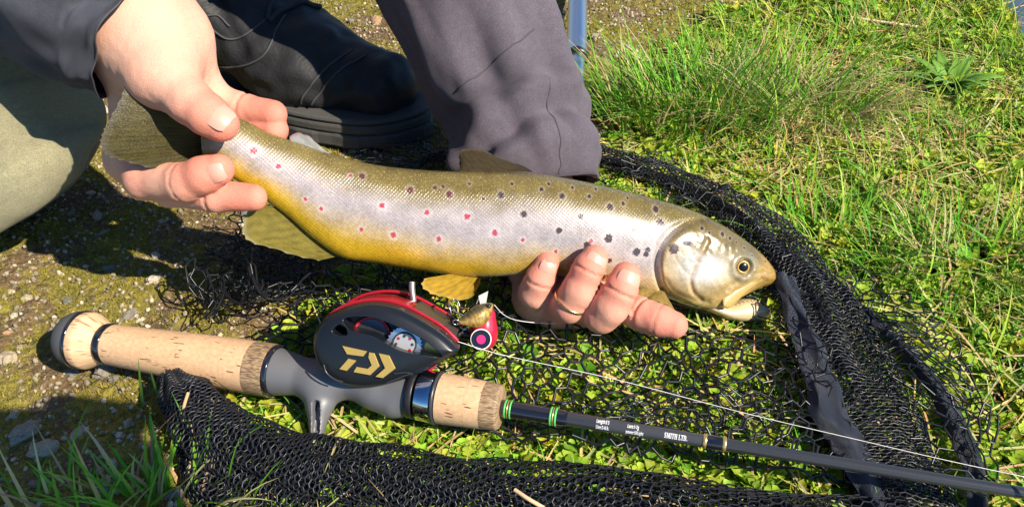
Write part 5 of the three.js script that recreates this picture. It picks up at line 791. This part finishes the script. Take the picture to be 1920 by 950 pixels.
// single blades rising through the gravel beside the handle
{ const o = thing('grass_sprig', 'few tall blades rising in front of the cork handle', 'grass'); for (const [p, q, r, w] of [[[-.2195,0,.1299], [-.2263,.0075,.1287], [-.2323,.0218,.1302], 0.0018], [[-.1876,0,.1299], [-.1789,.0281,.1379], [-.1799,.0386,.1297], 0.002], [[-.1801,0,.1263], [-.1722,.0281,.1379], [-.1742,.0342,.1332], 0.0022], [[-.1328,0,.1299], [-.1325,.0335,.1464], [-.1438,.0394,.1418], 0.002], [[-.1675,0,.1404], [-.1845,.02,.1443], [-.21,.0166,.1342], 0.002]]) { const c = new THREE.QuadraticBezierCurve3(V(p), V(q), V(r)); mesh('blade', grid(14, 2, (t, v) => { const a = c.getPoint(t), s = (v - 0.5) * w * (1 - t * t * 0.95); return [a.x + s, a.y + (v === 0.5 ? -0.0002 : 0), a.z + s * 0.4]; }, null, () => [0.12, 0.25, 0.04]), leafMat(), o); } }
// ---- broad leaved plants, each leaf a part
function broadPlant(name, label, cat, c, n, len, wid, rise, rgb) {
  const o = thing(name, label, cat, [c[0], groundY(c[0], c[2]), c[2]]);
  const vein = leafMat({ roughness: 0.45 });
  for (let k = 0; k < n; k++) { const L = len * rr(0.7, 1.15), W = wid * rr(0.8, 1.2), up = rise * rr(0.6, 1.3), tw = rr(-0.3, 0.3), tone = rr(0.75, 1.2);
    const g = grid(14, 6, (u, v) => { const s = (v - 0.5) * 2, w = W * Math.pow(Math.sin(Math.PI * Math.pow(clamp(u * 0.97 + 0.02), 0.75)), 0.9) + 0.0005, ang = up * (1 - u * 0.85); return [L * u * Math.cos(up * 0.6), L * (Math.sin(up) * u - 0.55 * Math.sin(up) * u * u) + 0.2 * Math.abs(s) * w + 0.0006 * Math.cos(s * 9), s * w + tw * L * u * u * 0.3]; }, null, (u, v) => { const s = Math.abs(v - 0.5) * 2, st = 0.85 + 0.25 * Math.abs(Math.cos(s * 6)); return rgb.map(q => q * tone * st); });
    g.rotateY(k * 2.399 + rr(-0.2, 0.2)); mesh('leaf', g, vein, o); }
  return o;
}
broadPlant('plantain', 'rosette plant with long ribbed green leaves on the turf', 'plant', [.3574,0,-.2101], 26, 0.046, 0.0042, 1.25, [0.16, 0.32, 0.05]);
broadPlant('plantain', 'dark green rosette plant at the far edge of the turf', 'plant', [.3089,0,-.392], 12, 0.04, 0.004, 1.1, [0.1, 0.2, 0.035]);
broadPlant('plantain', 'small pale rosette plant on the turf below the straw tuft', 'plant', [.2224,0,-.0254], 8, 0.03, 0.0052, 0.6, [0.24, 0.36, 0.08]);
broadPlant('plantain', 'single upright leafed weed between dark rosette and stream', 'plant', [.3048,0,-.326], 5, 0.026, 0.0045, 1.2, [0.18, 0.36, 0.05]);
broadPlant('bank_weed', 'little leafy weed on the stream bank', 'plant', [.4452,0,-.2971], 10, 0.02, 0.003, 0.9, [0.2, 0.36, 0.08]);
// ---- loose bits
const stone = (label, c, sc, mi, gi, ry) => { const m = mesh('stone', stoneGeos[gi], stoneMats[mi]); m.position.set(c[0], groundY(c[0], c[2]) + sc[1] * 0.25, c[2]); m.scale.set(...sc); m.rotation.y = ry; return tag(m, label, 'stone'); };
stone('pale knobbly stone near the shaded grass', [-.2255,0,.157], [0.0075, 0.0065, 0.006], 1, 2, 0.4);
stone('dark angular stone under the butt of the rod', [-.2158,0,.0998], [0.008, 0.008, 0.007], 6, 4, 1);
stone('small grey blue stone in front of the butt cap', [-.2361,0,.1006], [0.0038, 0.0035, 0.004], 7, 1, 2);
stone('white stone lying in the shade of the trout', [-.2239,0,.0016], [0.0035, 0.0035, 0.0032], 5, 3, 2);
stone('grey flat stone showing through the fine grass tuft', [.1932,0,-.3005], [0.022, 0.007, 0.013], 3, 5, 0.4);
stone('brown stone on the shaded gravel', [-.241,0,.1454], [0.008, 0.006, 0.006], 2, 0, 0.9);
{ const c = [.2492,0,-.1167], g = grid(14, 10, (u, v) => { const s = (v - 0.5) * 2, w = 0.009 * Math.sin(Math.PI * (u * 0.94 + 0.03)); return [(u - 0.5) * 0.026, 0.006 + 0.003 * s * s + 0.002 * noise(u * 4, s * 2, 3), s * w]; }, null, (u, v) => [0.42, 0.38, 0.33].map(q => q * (0.85 + 0.3 * noise(u * 8, v * 8, 2)))); const m = mesh('dead_leaf', g, leafMat({ transmission: 0.1 })); m.position.set(c[0], groundY(c[0], c[2]), c[2]); m.rotation.y = 0.5; tag(m, 'greyish dead leaf curled on the straw', 'leaf'); }
const stick = (label, P, r, rgb) => tag(mesh('twig', tube(P, r, 40, 7), std(rgb, { roughness: 0.85 })), label, 'twig');
stick('dark thin twig beside the end of the silver handle', [[.0547,.012,-.1962],[.0623,.009,-.1821],[.073,.007,-.1727],[.0791,.006,-.1694]], 0.0016, [0.07, 0.06, 0.05]);
stick('tan dry stalk lying across the near rim mesh', [[.0011,.03,.2002],[.0067,.03,.2047],[.0133,.028,.2078]], 0.0009, [0.6, 0.4, 0.22]);
stick('dry stalk leaning on the corner of the net', [[-.1512,.034,.1486],[-.1526,.03,.1539],[-.1553,.02,.1542]], 0.0008, [0.45, 0.28, 0.13]);
stick('long pale straw stalk on the far turf', [[.3175,.012,-.3444],[.3457,.012,-.332],[.3741,.01,-.327]], 0.0014, [0.6, 0.48, 0.28]);
stick('pale bent stalk lying beside the dead leaf', [[.2691,.008,-.1065],[.2892,.01,-.1003],[.317,.007,-.1009]], 0.0014, [0.55, 0.45, 0.27]);


renderer.render(scene, camera);
